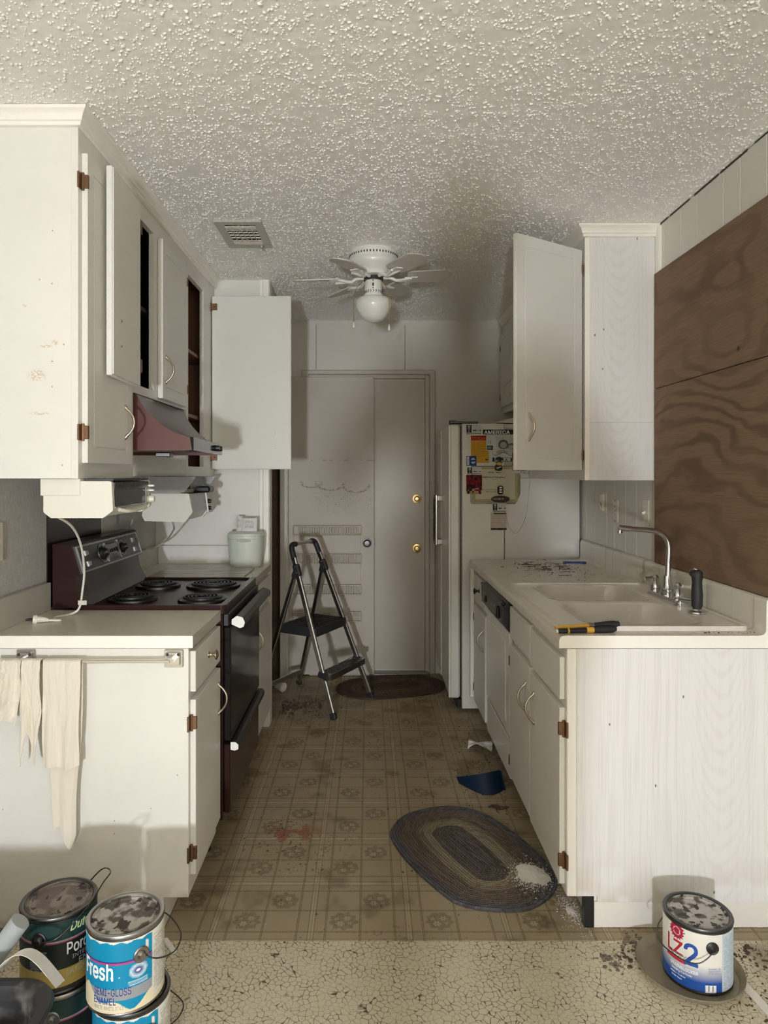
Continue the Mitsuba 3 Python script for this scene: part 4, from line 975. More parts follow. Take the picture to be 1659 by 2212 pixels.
sw = obj('light_kit', lathe([(0, 2.349), (.040, 2.348), (.042, 2.340), (.042, 2.283), (.047, 2.279), (.047, 2.270), (0, 2.270)], 40, fc), 'm_white_gloss', t, 35)
for k in range(20):
    a = 2*math.pi*k/20
    for s in (-1, 1):
        m = B(-.0045, .0045, -.001, .001, -.0012, .0012, .0003); m.apply_transform(trimesh.transformations.rotation_matrix(s*.7, [0, 1, 0])); m.apply_translation([0, -.0422, 2.2925+s*.003]); m.apply_transform(trimesh.transformations.rotation_matrix(a, [0, 0, 1])); m.apply_translation(fc)
        obj('light_kit_slot', m, 'm_slot', sw)
obj('pull_switch', cat(B(fc[0]-.006, fc[0]+.002, fc[1]-.0435, fc[1]-.041, 2.315, 2.330, .001), sph((fc[0]-.002, fc[1]-.042, 2.342), .003, 1), sph((fc[0]-.002, fc[1]-.042, 2.306), .003, 1)), 'm_black', sw)
obj('globe', lathe([(0, 2.147), (.02, 2.148), (.042, 2.157), (.062, 2.174), (.078, 2.198), (.086, 2.222), (.087, 2.238), (.082, 2.255), (.07, 2.265), (.05, 2.271), (0, 2.272)], 48, fc), 'm_frost', t, True, label='frosted white globe shade')
for k in range(6):
    a = math.radians(4+60*k)
    bl = Polygon([(.165, -.045), (.20, -.052), (.345, -.056), (.375, -.035), (.388, -.015), (.388, .015), (.375, .035), (.345, .056), (.20, .052), (.165, .045)]).buffer(-.006).buffer(.006, quad_segs=3)
    m = ext(bl, .006)
    m.apply_transform(trimesh.transformations.rotation_matrix(math.radians(-13), [1, 0, 0]))
    arm = cat(tube(smoothpath([(.045, 0, .003), (.085, 0, .0), (.11, .0, -.012), (.145, .012, -.010), (.185, .026, -.001)], 5), [.008]*21, 8), tube(smoothpath([(.11, 0, -.012), (.145, -.012, -.012), (.185, -.024, -.010)], 5), .006, 8), B(.15, .215, -.02, .02, -.008, -.001, .002))
    R = trimesh.transformations.rotation_matrix(a, [0, 0, 1])
    for q in (m, arm): q.apply_transform(R); q.apply_translation([fc[0], fc[1], 2.360]); tl(q)
    b = obj('blade', m, 'm_fanblade', t)
    obj('blade_arm', arm, 'm_white_gloss', b, 50)
for (dx, dy, zl) in ((-.095, -.01, 2.138), (.075, -.01, 2.125)):
    c_ = obj('pull_chain', tube(smoothpath([(fc[0]+dx*.55, fc[1]+dy-.03, 2.335), (fc[0]+dx*.85, fc[1]+dy-.035, 2.30), (fc[0]+dx, fc[1]+dy-.035, 2.24), (fc[0]+dx, fc[1]+dy-.035, zl)], 5), .0016, 6), 'm_brass', t, 60)
    obj('chain_knob', lathe([(0, .028), (.003, .026), (.006, .012), (.0075, .004), (.006, -.003), (0, -.004)], 16, (fc[0]+dx, fc[1]+dy-.035, zl-.024)), 'm_ivory', c_, 60)

# ================================================================ outlets and switches
def plate(key, label, cat_, c, n, w=.072, h=.116):
    """c centre on the wall, n +1: faces +x, -1: faces -x"""
    t = thing(key, label, cat_)
    obj('plate', B(c[0], c[0]+n*.006, c[1]-w/2, c[1]+w/2, c[2]-h/2, c[2]+h/2, .003), 'm_ivory', t)
    return t
XW = XR-.0065
for (y, z, kind, lab) in ((3.77, 1.255, 'switch', 'ivory rocker switch plate on the panelled wall, farthest from the faucet'), (3.595, 1.222, 'outlet', 'worn ivory outlet plate in the middle under the wall cabinet'), (3.205, 1.235, 'toggle', 'ivory toggle switch plate nearest the plywood')):
    c = (XW, y, z)
    t = plate('light_switch' if kind != 'outlet' else 'wall_outlet', lab, 'switch' if kind != 'outlet' else 'outlet', c, -1)
    if kind == 'outlet':
        for dz in (.02, -.02):
            o = obj('socket', B(XW-.008, XW-.005, y-.017, y+.017, z+dz-.014, z+dz+.014, .003), 'm_ivory', t)
            for dy in (-.006, .006): obj('slot', B(XW-.0085, XW-.0078, y+dy-.0012, y+dy+.0012, z+dz-.003, z+dz+.006, 0), 'm_slot', o)
        for dz in (.05, 0, -.05): obj('screw', sph((XW-.006, y, z+dz), .0035, 1), 'm_hinge', t)
    elif kind == 'toggle':
        obj('toggle', remap(B(-.018, 0, -.004, .004, -.006, .006, .002), [[.9, 0, -.4, XW-.004], [0, 1, 0, y], [.4, 0, .9, z+.002]]), 'm_whiteink', t)
        for dz in (.03, -.03): obj('screw', sph((XW-.006, y, z+dz), .003, 1), 'm_ivory', t)
    else:
        obj('box', B(XW-.022, XW-.005, y-.022, y+.022, z-.045, z+.05, .004), 'm_ivory', t); obj('rocker', B(XW-.027, XW-.021, y-.008, y+.008, z-.03, z+.0, .003), 'm_ivory', t)
t = plate('wall_outlet', 'dark beige outlet plate on the grey wallpaper at the left', 'outlet', (XL+.0005, 2.255, 1.192), 1, .075, .125)
for dz in (.025, -.025):
    o = obj('socket', B(XL+.006, XL+.0085, 2.238, 2.272, 1.192+dz-.016, 1.192+dz+.016, .002), 'm_ivory', t)
    for dy in (-.006, .006): obj('slot', B(XL+.008, XL+.009, 2.255+dy-.0014, 2.255+dy+.0014, 1.192+dz-.004, 1.192+dz+.007, 0), 'm_slot', o)

# ================================================================ faucet
t = thing('faucet', 'chrome high arc faucet with two handles at the back of the sink', 'faucet')
fx0, fy0, fz0 = 1.165, 2.765, .9195
obj('base_plate', cat(ext_xy(rrect(fx0-.032, fx0+.030, fy0-.155, fy0+.135, .022), fz0+.0005, fz0+.012), ext_xy(rrect(fx0-.025, fx0+.022, fy0-.145, fy0+.125, .018), fz0+.012, fz0+.02)), 'm_chrome', t, 40)
obj('spout_collar', lathe([(0, .075), (.014, .075), (.016, .05), (.022, .028), (.026, .024), (.026, .014), (.03, .012), (.03, 0), (0, 0)], 28, (fx0, fy0, fz0+.018)), 'm_chrome', t, 40)
sp = smoothpath([(fx0, fy0, .985), (fx0+.004, fy0, 1.06), (fx0+.006, fy0, 1.125), (fx0-.006, fy0, 1.160), (fx0-.032, fy0-.002, 1.181), (fx0-.07, fy0-.004, 1.190), (fx0-.12, fy0-.006, 1.194), (fx0-.168, fy0-.008, 1.199)], 6)
s_ = obj('spout', tube(sp, .0105, 14), 'm_chrome', t, 60)
obj('spout_tip', cat(tube([(fx0-.15, fy0-.007, 1.197), (fx0-.195, fy0-.009, 1.2015)], .013, 14), tube([(fx0-.188, fy0-.009, 1.200), (fx0-.188, fy0-.009, 1.180)], .009, 12)), 'm_chrome', s_, 40)
for dy in (.115, -.095):
    hd = obj('handle', lathe([(0, .062), (.010, .061), (.015, .053), (.013, .045), (.009, .040), (.014, .032), (.020, .022), (.021, .012), (.024, .010), (.024, 0), (0, 0)], 24, (fx0, fy0+dy, fz0+.018)), 'm_chrome', t, 40)
    sgn = -1 if dy > 0 else 1
    obj('lever', tube([(fx0+sgn*.008, fy0+dy, fz0+.068), (fx0+sgn*.045, fy0+dy-.004, fz0+.064)], [.007, .0085], 10), 'm_chrome' if dy > 0 else 'm_ivory', hd, 50)
obj('side_valve', tube([(fx0-.005, fy0-.13, fz0+.022), (fx0+.015, fy0-.18, fz0+.028)], [.012, .008], 10), 'm_chrome', t, 50)
t = thing('sink_sprayer', 'black sink sprayer with chrome foot next to the faucet', 'sprayer')
sx_, sy_ = 1.158, 2.50
obj('foot', lathe([(0, .014), (.014, .014), (.018, .008), (.030, .005), (.032, 0), (0, 0)], 28, (sx_, sy_, fz0+.001)), 'm_chrome', t, 40)
obj('wand', cat(lathe([(0, .0), (.014, .0), (.018, .012), (.0195, .05), (.0175, .075), (.0165, .095), (.0195, .115), (.0185, .13), (.011, .137), (0, .138)], 24, (sx_, sy_, fz0+.014)), tube([(sx_-.005, sy_, fz0+.13), (sx_-.022, sy_-.004, fz0+.142)], [.012, .010], 12)), 'm_rubber', t, 50)
obj('button', sph((sx_-.006, sy_-.006, fz0+.155), .009, 2, (1.2, 1, .5)), 'm_chrome', t, True)

# ================================================================ step ladder
t = thing('step_ladder', 'silver two step ladder with black platform standing open by the pantry door', 'ladder')
A = lambda *p: np.array(p, float)
fl, fr_, rr_, rl = A(-.199, 4.056, 0), A(.017, 4.45, 0), A(-.471, 4.74, 0), A(-.687, 4.346, 0)
jl, jr = A(-.430, 4.220, .84), A(-.292, 4.530, .833)
tlp, trp = fl+(jl-fl)*1.135, fr_+(jr-fr_)*1.145
fw = A(.877, -.48, 0); sd = A(.48, .877, 0)
def bar(p, q, w, d, side, mt=None):
    """rectangular bar from p to q, w across 'side', d deep"""
    ax = (q-p); L = np.linalg.norm(ax); ax /= L
    s = side-ax*np.dot(side, ax); s /= np.linalg.norm(s); e = np.cross(ax, s)
    m = B(-w/2, w/2, -d/2, d/2, 0, L, min(w, d)*.22)
    M = np.eye(4); M[:3, 0], M[:3, 1], M[:3, 2], M[:3, 3] = s, e, ax, p; m.apply_transform(M); return m
for p, q in ((fl, tlp), (fr_, trp)):
    ax = (q-p)/np.linalg.norm(q-p)
    k = obj('front_rail', bar(p+ax*.03, q-ax*.045, .022, .030, sd), 'm_alu', t)
    obj('rubber_foot', bar(p, p+ax*.04, .030, .038, sd), 'm_rubber', k)
for p, q in ((rl, jl), (rr_, jr)):
    ax = (q-p)/np.linalg.norm(q-p)
    k = obj('rear_leg', bar(p+ax*.02, q, .020, .026, sd), 'm_alu', t)
    obj('rubber_foot', bar(p, p+ax*.03, .027, .034, sd), 'm_rubber', k)
def at(p, q, z): return p+(q-p)*(z-p[2])/(q[2]-p[2])
u = (trp-tlp)/np.linalg.norm(trp-tlp)
up1, up2 = (tlp-fl)/np.linalg.norm(tlp-fl), (trp-fr_)/np.linalg.norm(trp-fr_)
c1, c2 = tlp+up1*.03+u*.03, trp+up2*.03-u*.03
obj('top_handle', tube([c1, (c1+c2)/2, c2], .0125, 12), 'm_alu', t, 60)
obj('handle_corner', tube(smoothpath([tlp-up1*.05, tlp-up1*.01, tlp+up1*.02+u*.008, c1, c1+u*.03], 5), .0165, 12), 'm_rubber', t, 60)
obj('handle_corner', tube(smoothpath([trp-up2*.05, trp-up2*.01, trp+up2*.02-u*.008, c2, c2-u*.03], 5), .0165, 12), 'm_rubber', t, 60)
for j, pl_, re in ((jl, fl, rl), (jr, fr_, rr_)):
    ax = (j-pl_)/np.linalg.norm(j-pl_); ar = (re-j)/np.linalg.norm(re-j)
    k = obj('hinge_joint', cat(bar(j-ax*.045, j+ax*.03, .034, .042, sd), bar(j-A(0, 0, .005), j+ar*.055, .034, .036, sd)), 'm_rubber', t)
    for o in (.02, -.02): obj('rivet', sph(j+ax*o-sd*.018+fw*.004, .005, 1), 'm_steel', k, True)
zp = .50
pa, pb, pc_, pd = at(fl, jl, zp)+fw*.03-sd*.004, at(fr_, jr, zp)+fw*.03+sd*.004, at(rr_, jr, zp)+sd*.0-fw*.005, at(rl, jl, zp)-fw*.005
plat = Polygon([p[:2] for p in (pa, pb, pc_, pd)]).buffer(-.015).buffer(.015, quad_segs=4)
sk = plat.difference(plat.buffer(-.012))
k = obj('platform', cat(ext_xy(plat, zp-.012, zp), ext_xy(sk, zp-.048, zp-.0115)), 'm_rubber', t, 40, 'black plastic platform')
for i in range(9):
    f_ = (i+1)/10; p, q = pd+(pc_-pd)*f_, pa+(pb-pa)*f_
    obj('tread_rib', bar(p*.92+q*.08+A(0, 0, .0015), p*.06+q*.94+A(0, 0, .0015), .006, .004, sd), 'm_black', k)
zs = .245
a_, b_ = at(fl, jl, zs), at(fr_, jr, zs)
step = Polygon([(a_+fw*.055)[:2], (b_+fw*.055)[:2], (b_-fw*.035)[:2], (a_-fw*.035)[:2]])
k = obj('lower_step', cat(ext_xy(step, zs-.006, zs+.006), ext_xy(step.difference(step.buffer(-.008)), zs-.03, zs-.005)), 'm_alu', t)
for i in range(5):
    f_ = -.02+i*.016; obj('tread_rib', bar(a_+fw*f_+sd*.02+A(0, 0, .007), b_+fw*f_-sd*.02+A(0, 0, .007), .005, .003, A(0, 0, 1)), 'm_darksteel', k)
for p, s in ((a_, -1), (b_, 1)): obj('step_bracket', bar(p-A(0, 0, .025)+fw*.0, p+A(0, 0, .012)+fw*.012, .030, .07, sd), 'm_rubber', k)
obj('rear_brace', bar(at(rl, jl, .095), at(rr_, jr, .095), .030, .010, A(0, 0, 1)), 'm_alu', t)

# ================================================================ things on the far left counter
t = numbered('cutting_board'); tag(t, 'worn wood patterned board lying on the corner counter', 'cutting board')
def f_board(p, n, uv):
    g = noise(p.x*9, p.y*90)*.6+noise(p.x*30, p.y*200)*.4
    s = smoothstep(.48, .7, fbm(p.x*9, p.y*30))
    return mix(mix((.36, .32, .265), (.25, .20, .155), g), (.13, .075, .04), s*.7)
mat('m_board', proc(f_board), .25)
scene[t] = mikit.ply(ext_xy(rrect(-1.06, -.60, 3.36, 3.76, .05), .9105, .917), 'm_board', smooth=30)
t = thing('ice_bucket', 'pale lidded ice bucket standing on the corner counter', 'ice bucket')
c = (-.664, 3.82, .9108)
def sq(prof, k=4.0, n=64):
    ang = np.arange(n)*2*np.pi/n; v, f = [], []
    q = (np.abs(np.cos(ang))**k+np.abs(np.sin(ang))**k)**(-1/k)*.96
    q = 1+(q-1)*.35
    for r, z in prof: v.append(np.stack([c[0]+r*q*np.cos(ang), c[1]+r*q*np.sin(ang)*.92, np.full(n, c[2]+z)], 1))
    v = np.vstack(v)
    for a in range(len(prof)-1):
        for j in range(n):
            p0, p1, p2, p3 = a*n+j, a*n+(j+1) % n, (a+1)*n+(j+1) % n, (a+1)*n+j; f += [[p0, p1, p2], [p0, p2, p3]]
    m = trimesh.Trimesh(v, f, process=False); m.merge_vertices(); m.update_faces(m.nondegenerate_faces()); return m
obj('bucket', sq([(0, .0), (.078, .0), (.084, .006), (.094, .08), (.0985, .150), (.0985, .1525), (.09, .153), (0, .153)]), 'm_greywhite', t, 40)
ld = obj('lid', sq([(0, .1532), (.0985, .1532), (.100, .157), (.100, .169), (.096, .172), (.096, .178), (.088, .186), (.06, .1885), (0, .189)]), 'm_greywhite', t, 40)
obj('grip_recess', remap(lathe([(0, .003), (.034, .0025), (.036, 0), (0, 0)], 28), [[1, 0, 0, c[0]+.005], [0, 0, -1, c[1]-.0885], [0, .22, 0, c[2]+.145]]), 'm_beigegrey', t)
for i, (dx, dy, w, h, tl_, lab) in enumerate(((-.055, .01, .034, .078, .25, 'narrow printed leaflet standing behind the other on the ice bucket lid'), (-.018, -.005, .078, .070, .12, 'printed folded leaflet standing on the ice bucket lid'))):
    x0, y0, z0 = c[0]+dx, c[1]+dy, c[2]+.1895
    def fn(u_, v_, h=h, w=w, x0=x0, y0=y0, z0=z0, tl_=tl_): return x0+u_*w, y0+v_*h*tl_-.01*np.sin(u_*3), z0+v_*h
    n_ = (40, 44); g = grid(fn, *n_)
    uu, vv = np.meshgrid(np.linspace(0, 1, n_[0]), np.linspace(0, 1, n_[1]), indexing='ij')
    cc = np.broadcast_to(np.array([.68, .68, .66]), (*n_, 3)).copy()
    reg = (uu > .2) & (uu < .82) & (vv > .2) & (vv < .82)
    for q in range(9): rnd(uu, vv, cc, (.3, .31, .33), q, (18, 1), .3, 1, .7, reg & (np.abs(vv-.25-q*.066) < .016))
    tk = numbered('leaflet'); tag(tk, lab, 'leaflet'); scene[tk] = mikit.ply(g, 'm_vcmatte', smooth=True, color=cc.reshape(-1, 3))

# ================================================================ wire racks on the pantry door
for i, (z, zt) in enumerate(((1.300-.0, 0), (1.09, 0), (.882, 0), (.688, 0))):
    zc = H-((1146, 1207, 1273, 1331)[i]-VY)/311.0
    t = thing('wire_rack', ('topmost', 'second', 'third', 'lowest')[i]+' white wire rack on the pantry door'+(' behind the ladder' if i else ' above the ladder handle'), 'rack')
    x0, x1, yb, yf = -.525, -.055, 4.9235, 4.875
    h = .034
    obj('rail', cat(tube([(x0, yf, zc+h), (x1, yf, zc+h)], .0028, 6), tube([(x0, yf, zc-h+.006), (x1, yf, zc-h+.006)], .0028, 6), tube([(x0, yb-.002, zc-h), (x1, yb-.002, zc-h)], .0025, 6),
        tube([(x0, yb, zc+h), (x0, yf, zc+h)], .0028, 6), tube([(x1, yb, zc+h), (x1, yf, zc+h)], .0028, 6), tube([(x0, yb, zc-h), (x0, yf, zc-h+.006), (x0, yf, zc+h)], .0025, 6), tube([(x1, yb, zc-h), (x1, yf, zc-h+.006), (x1, yf, zc+h)], .0025, 6)), 'm_ivory', t, 60)
    wm = tube([(0, yf, zc+h), (0, yf, zc-h+.006), (0, yb-.002, zc-h)], .0017, 5)
    wp = mikit.ply(wm, 'm_ivory', smooth=60)
    nw = 36
    for q in range(nw):
        scene[numbered(t+'__wire')] = {**wp, 'to_world': T().translate([x0+.04+(x1-x0-.06)*q/(nw-1), 0, 0])}
for x, w_ in ((-.522, 'left'), (-.058, 'right')):
    tag(obj('rack_upright', tube([(x, 4.922, .60), (x, 4.922, 1.06)], .0022, 6), 'm_ivory', None, 60), w_+' of the two thin white upright wires joining the racks on the pantry door', 'wire')

# ================================================================ rugs
def rug(key, label, cx, cy, ux, uy, core, R, rings, cols, seed, lift=.011):
    nr, na = rings*6, 760
    ul = math.hypot(ux, uy); ux, uy = ux/ul, uy/ul; wx, wy = -uy, ux
    r = np.linspace(0, R, nr); a = np.linspace(0, 2*np.pi, na, endpoint=False)
    rr, aa = np.meshgrid(r, a, indexing='ij')
    seg = core*np.clip(np.cos(aa)*2.2, -1, 1)
    wob = 1+.012*np.sin(aa*3+seed)+.008*np.sin(aa*7+2*seed)
    lx, ly = seg+rr*np.cos(aa)*wob, rr*np.sin(aa)*wob*.98
    ph = rr/R*rings; loc = ph-np.floor(ph)
    arc = aa*(rr+core*.7)/.011+np.floor(ph)*2.1
    z = lift*.55+lift*.42*np.sin(np.pi*loc)**.6*(.75+.25*np.sin(arc*2*np.pi*.8))
    z[-1] = .0008; z += .002*mnoise(np.stack([lx*9, ly*9, lx*0], -1), seed)
    X, Y = cx+lx*ux+ly*wx, cy+lx*uy+ly*wy
    v = np.stack([X, Y, z], -1).reshape(-1, 3); f = []
    i, j = np.meshgrid(np.arange(nr-1), np.arange(na), indexing='ij')
    q = np.stack([i*na+j, i*na+(j+1) % na, (i+1)*na+(j+1) % na, (i+1)*na+j], -1).reshape(-1, 4)
    f = np.vstack([q[:, [0, 2, 1]], q[:, [0, 3, 2]]])
    # colour per ring, flecked per braid stitch
    fr = np.floor(ph)/rings
    c_ = np.zeros((nr, na, 3))
    for lo, col in cols: c_[fr >= lo] = col
    st = mnoise(np.stack([np.floor(arc*.8), np.floor(ph)*3.3, ph*0], -1)*1.7, seed)
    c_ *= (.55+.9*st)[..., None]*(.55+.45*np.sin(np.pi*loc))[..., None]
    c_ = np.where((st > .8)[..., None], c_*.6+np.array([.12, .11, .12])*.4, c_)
    m = trimesh.Trimesh(v, f, process=False)
    if m.face_normals[len(m.faces)//2][2] < 0: m.invert()
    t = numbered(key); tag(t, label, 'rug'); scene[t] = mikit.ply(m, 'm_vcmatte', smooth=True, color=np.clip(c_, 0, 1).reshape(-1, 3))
BR, TA, DK = (.135, .105, .082), (.235, .195, .135), (.105, .090, .080)
rug('braided_rug', 'oval braided brown rug with spilled white powder in front of the sink cabinet', .372, 2.630, .40, -.92, .125, .243, 22, [(0, DK), (.22, (.10, .085, .072)), (.30, TA), (.44, (.20, .165, .115)), (.52, BR), (.74, (.125, .10, .085)), (.84, (.10, .098, .105))], 1)
rug('braided_rug', 'dark oval braided rug lying at the foot of the back door', .145, 4.675, 1, .28, .12, .245, 18, [(0, (.085, .05, .035)), (.3, (.12, .08, .055)), (.6, (.09, .06, .045))], 4)

# ================================================================ spilled powder and dirt
rs = np.random.RandomState(7)
def mound(cx, cy, rx, ry, h, z0, ang, seed, n=90):
    def fn(u, v):
        X, Y = (u*2-1)*1.15, (v*2-1)*1.15; r = np.hypot(X, Y)*(1+.5*(mfbm(np.stack([u*5, v*5, u*0], -1), 3, seed)-.5))
        z = h*np.clip(1-r, 0, 1)**.7*(.5+mfbm(np.stack([u*16, v*16, u*0], -1), 3, seed+1))-.004*(r > 1)
        ca, sa = math.cos(ang), math.sin(ang)
        return cx+X*rx*ca-Y*ry*sa, cy+X*rx*sa+Y*ry*ca, z0+z-.003
    return grid(fn, n, n)
def grains(n, fn, r0, r1, flat=.6):
    base = trimesh.creation.icosahedron(); vs, fs = [], []
    for i in range(n):
        x, y, z = fn(); r = rs.uniform(r0, r1); s = rs.uniform(.5, 1.4, 3)*r; s[2] *= flat
        M = trimesh.transformations.rotation_matrix(rs.uniform(0, 6.28), [0, 0, 1])[:3, :3]
        vs.append((np.array(base.vertices)*s)@M.T+[x, y, z+s[2]*.8]); fs.append(np.array(base.faces)+12*i)
    return trimesh.Trimesh(np.vstack(vs), np.vstack(fs), process=False)
pw = [mound(.572, 2.480, .050, .072, .008, .0125, .5, 3), mound(.652, 2.285, .026, .05, .005, .0, .4, 5, 60)]
pw.append(grains(2600, lambda: (.560+rs.normal(0, .030), 2.465+rs.normal(0, .042), .0125), .0006, .0019))
pw.append(grains(900, lambda: (.655+rs.normal(0, .022), 2.30+rs.normal(0, .055), .0), .0005, .0017))
k = numbered('white_powder_spill'); tag(k, 'white powder spilled over the edge of the braided rug by the sink cabinet', 'powder', kind='stuff')
scene[k] = mikit.ply(cat(*pw), 'm_salt', smooth=False)
def stuff(key, mesh, m, label, cat_):
    k = numbered(key); tag(k, label, cat_, kind='stuff'); scene[k] = mikit.ply(mesh, m, smooth=False)
mat('m_dirt', (.075, .05, .032), .9)
mat('m_crumb', (.03, .024, .02), .8)
mat('m_chip', (.42, .38, .32), .7)
def fsp():
    X = rs.uniform(-.5, .58); Y = rs.uniform(2.15, 4.8); return X, Y, 0
def pile():
    d = rs.uniform(4.12, 4.45); return -.53+abs(rs.normal(0, .12)), 4.28+rs.normal(0, .07), 0
stuff('dirt_crumbs', cat(grains(360, pile, .002, .007, .5), grains(150, fsp, .0015, .0045, .4), grains(120, lambda: (.60-abs(rs.normal(0, .09)), rs.uniform(2.9, 4.0), 0), .0015, .005, .4)), 'm_dirt', 'dark dirt and crumbs scattered over the kitchen floor', 'dirt')
stuff('plaster_chips', cat(grains(60, pile, .002, .006, .4), grains(30, fsp, .001, .003, .4), grains(14, lambda: (-.44+rs.normal(0, .03), 4.20+rs.normal(0, .02), 0), .004, .012, .25)), 'm_chip', 'pale chips scattered on the floor near the ladder', 'debris')
stuff('leaf_litter', cat(grains(150, lambda: (rs.uniform(.72, 1.15), 2.10+rs.normal(0, .02)-abs(rs.normal(0, .03)), 0), .002, .008, .3), grains(130, lambda: (1.10+rs.normal(0, .09), 1.86+rs.normal(0, .12), 0), .0015, .006, .3), grains(60, lambda: (rs.uniform(.3, 1.2), rs.uniform(1.75, 2.15), 0), .001, .003, .3)), 'm_dirt', 'brown litter on the crackle floor near the white primer can', 'litter')
mat('m_web', (.15, .125, .10), .9)
stuff('dust_fluff', grains(90, lambda: (.80+rs.normal(0, .05), 2.135+rs.normal(0, .018), 0) if rs.uniform() < .6 else (.70+rs.normal(0, .02), 2.05+rs.normal(0, .025), 0), .002, .008, .35), 'm_web', 'grey dust fluff at the foot of the sink cabinet', 'dust')
def cc_():
    return rs.uniform(.68, 1.2)*.5+.5*rs.normal(.95, .10), 3.72+rs.normal(0, .17), .9105
twig = cat(*[tube([(x, y, .9125), (x+dx*.5, y+dy*.5, .9135), (x+dx, y+dy, .9125)], .0013, 4) for x, y, dx, dy in zip(rs.normal(.95, .10, 45), rs.normal(3.80, .12, 45), rs.normal(0, .03, 45), rs.normal(0, .018, 45))])
stuff('counter_crumbs', cat(grains(220, cc_, .001, .004, .5), twig, grains(40, lambda: (rs.uniform(1.0, 1.22), 2.22+abs(rs.normal(0, .03)), .9105), .001, .003, .5)), 'm_crumb', 'dark crumbs and twigs littering the sink counter', 'crumbs')
t = thing('pen', 'blue pen lying among the crumbs near the backsplash', 'pen')
obj('barrel', tube([(1.085, 3.955, .916), (1.185, 3.935, .916)], .0055, 10), 'm_blueink', t, 40); obj('cap', tube([(1.185, 3.935, .916), (1.205, 3.931, .916)], .0062, 10), 'm_navyink', t, 40)

# ================================================================ small floor things
t = thing('plastic_cup', 'small white plastic cup lying on its side under the ladder', 'cup')
cm_ = lathe([(0, .0), (.020, 0), (.022, .002), (.029, .055), (.031, .056), (.031, .060), (.0275, .060), (.0205, .004), (0, .004)], 28)
M = trimesh.transformations.rotation_matrix(math.radians(97), [0, 1, 0]); cm_.apply_transform(M); cm_.apply_transform(trimesh.transformations.rotation_matrix(math.radians(-35), [0, 0, 1])); cm_.apply_translation([-.60, 4.60, .0]); cm_.apply_translation([0, 0, -cm_.bounds[0][2]+.0005])
obj('body', cm_, 'm_whiteink', t, 40)
t = numbered('paper_scrap'); tag(t, 'creased white paper scrap on the floor in front of the dishwasher', 'paper')
scene[t] = mikit.ply(thick(lambda u, v: (.505+u*.12+.02*v, 3.62+v*.10-u*.03, .003+.030*np.abs(np.sin(u*3.3+v*2.2))*(1-.6*v)+.004*np.sin(v*14+u*6)), 24, 24, .0008), 'm_paper', smooth=25)
t = numbered('blue_scoop'); tag(t, 'dark blue curved plastic dustpan lying against the sink cabinet', 'dustpan')
def f_scoop(u, v):
    a = -2.75+u*2.2
    cx, cy = .565, 3.30; R = .165
    x, y = cx+R*np.cos(a)*1.0, cy+R*np.sin(a)*1.0
    x = .410+u*.20; y = 3.22-.125*np.sin(np.clip(u*1.05, 0, 1)*2.4)+.02*u
    h = (.022+.05*np.sin(np.clip(u, 0, 1)*2.2))
    return x-.01*v, y+v*h*.85, .002+v*h
scene[t] = mikit.ply(cat(thick(f_scoop, 40, 14, .003), thick(lambda u, v: (.415+u*.19, 3.22-.125*np.sin(np.clip(u*1.05, 0, 1)*2.4)+.02*u+v*(.02+.10*np.sin(u*2.5)), .002+.012*v), 40, 10, .002)), 'm_blueplastic', smooth=40)
t = numbered('leaf'); tag(t, 'dry brown leaf on the floor next to the blue dustpan', 'leaf')
scene[t] = mikit.ply(thick(lambda u, v: (.545+(u-.5)*.09, 2.985+(v-.5)*.030*np.sin(u*3.14)*1.2, .003+.008*np.abs(v-.5)+.004*np.sin(u*7)), 20, 10, .0006), 'm_hinge' if False else 'm_dirt', smooth=40)
t = thing('paint_brush', 'paint brush with black handle and yellow ferrule on the near edge of the sink counter', 'brush')
b0, b1 = A(.582, 2.207, .9205), A(.780, 2.235, .9215)
def alongb(a, b): return b0+(b1-b0)*a, b0+(b1-b0)*b
obj('handle', tube([*alongb(.02, .12), *alongb(.2, .5)], [.0075, .0085, .0075, .009], 10), 'm_black', t, 40)
obj('handle_end', tube([b0, alongb(.03, 0)[0]], [.006, .008], 10), 'm_ivory', t, 40)
obj('ferrule', tube([*alongb(.5, .62)], .0095, 10), 'm_yellow', t, 40); obj('ring', tube([*alongb(.19, .215)], .009, 10), 'm_yellow', t, 40)
obj('bristles', tube([*alongb(.62, .8), *alongb(.95, 1.0)], [.009, .011, .010, .006], 10), 'm_brush', t, 40)
t = thing('paint_brush', 'paint brush with yellow wooden handle lying behind the black one', 'brush')
b0, b1 = A(.588, 2.236, .9245), A(.798, 2.262, .9305)
obj('handle', tube([*alongb(.0, .15), *alongb(.35, .52)], [.006, .008, .007, .008], 10), 'm_yellow', t, 40)
obj('ferrule', tube([*alongb(.52, .60)], .0095, 10), 'm_steel', t, 40); obj('bristles', tube([*alongb(.6, .8), *alongb(.93, 1.0)], [.009, .012, .012, .009], 10), 'm_brush', t, 40)

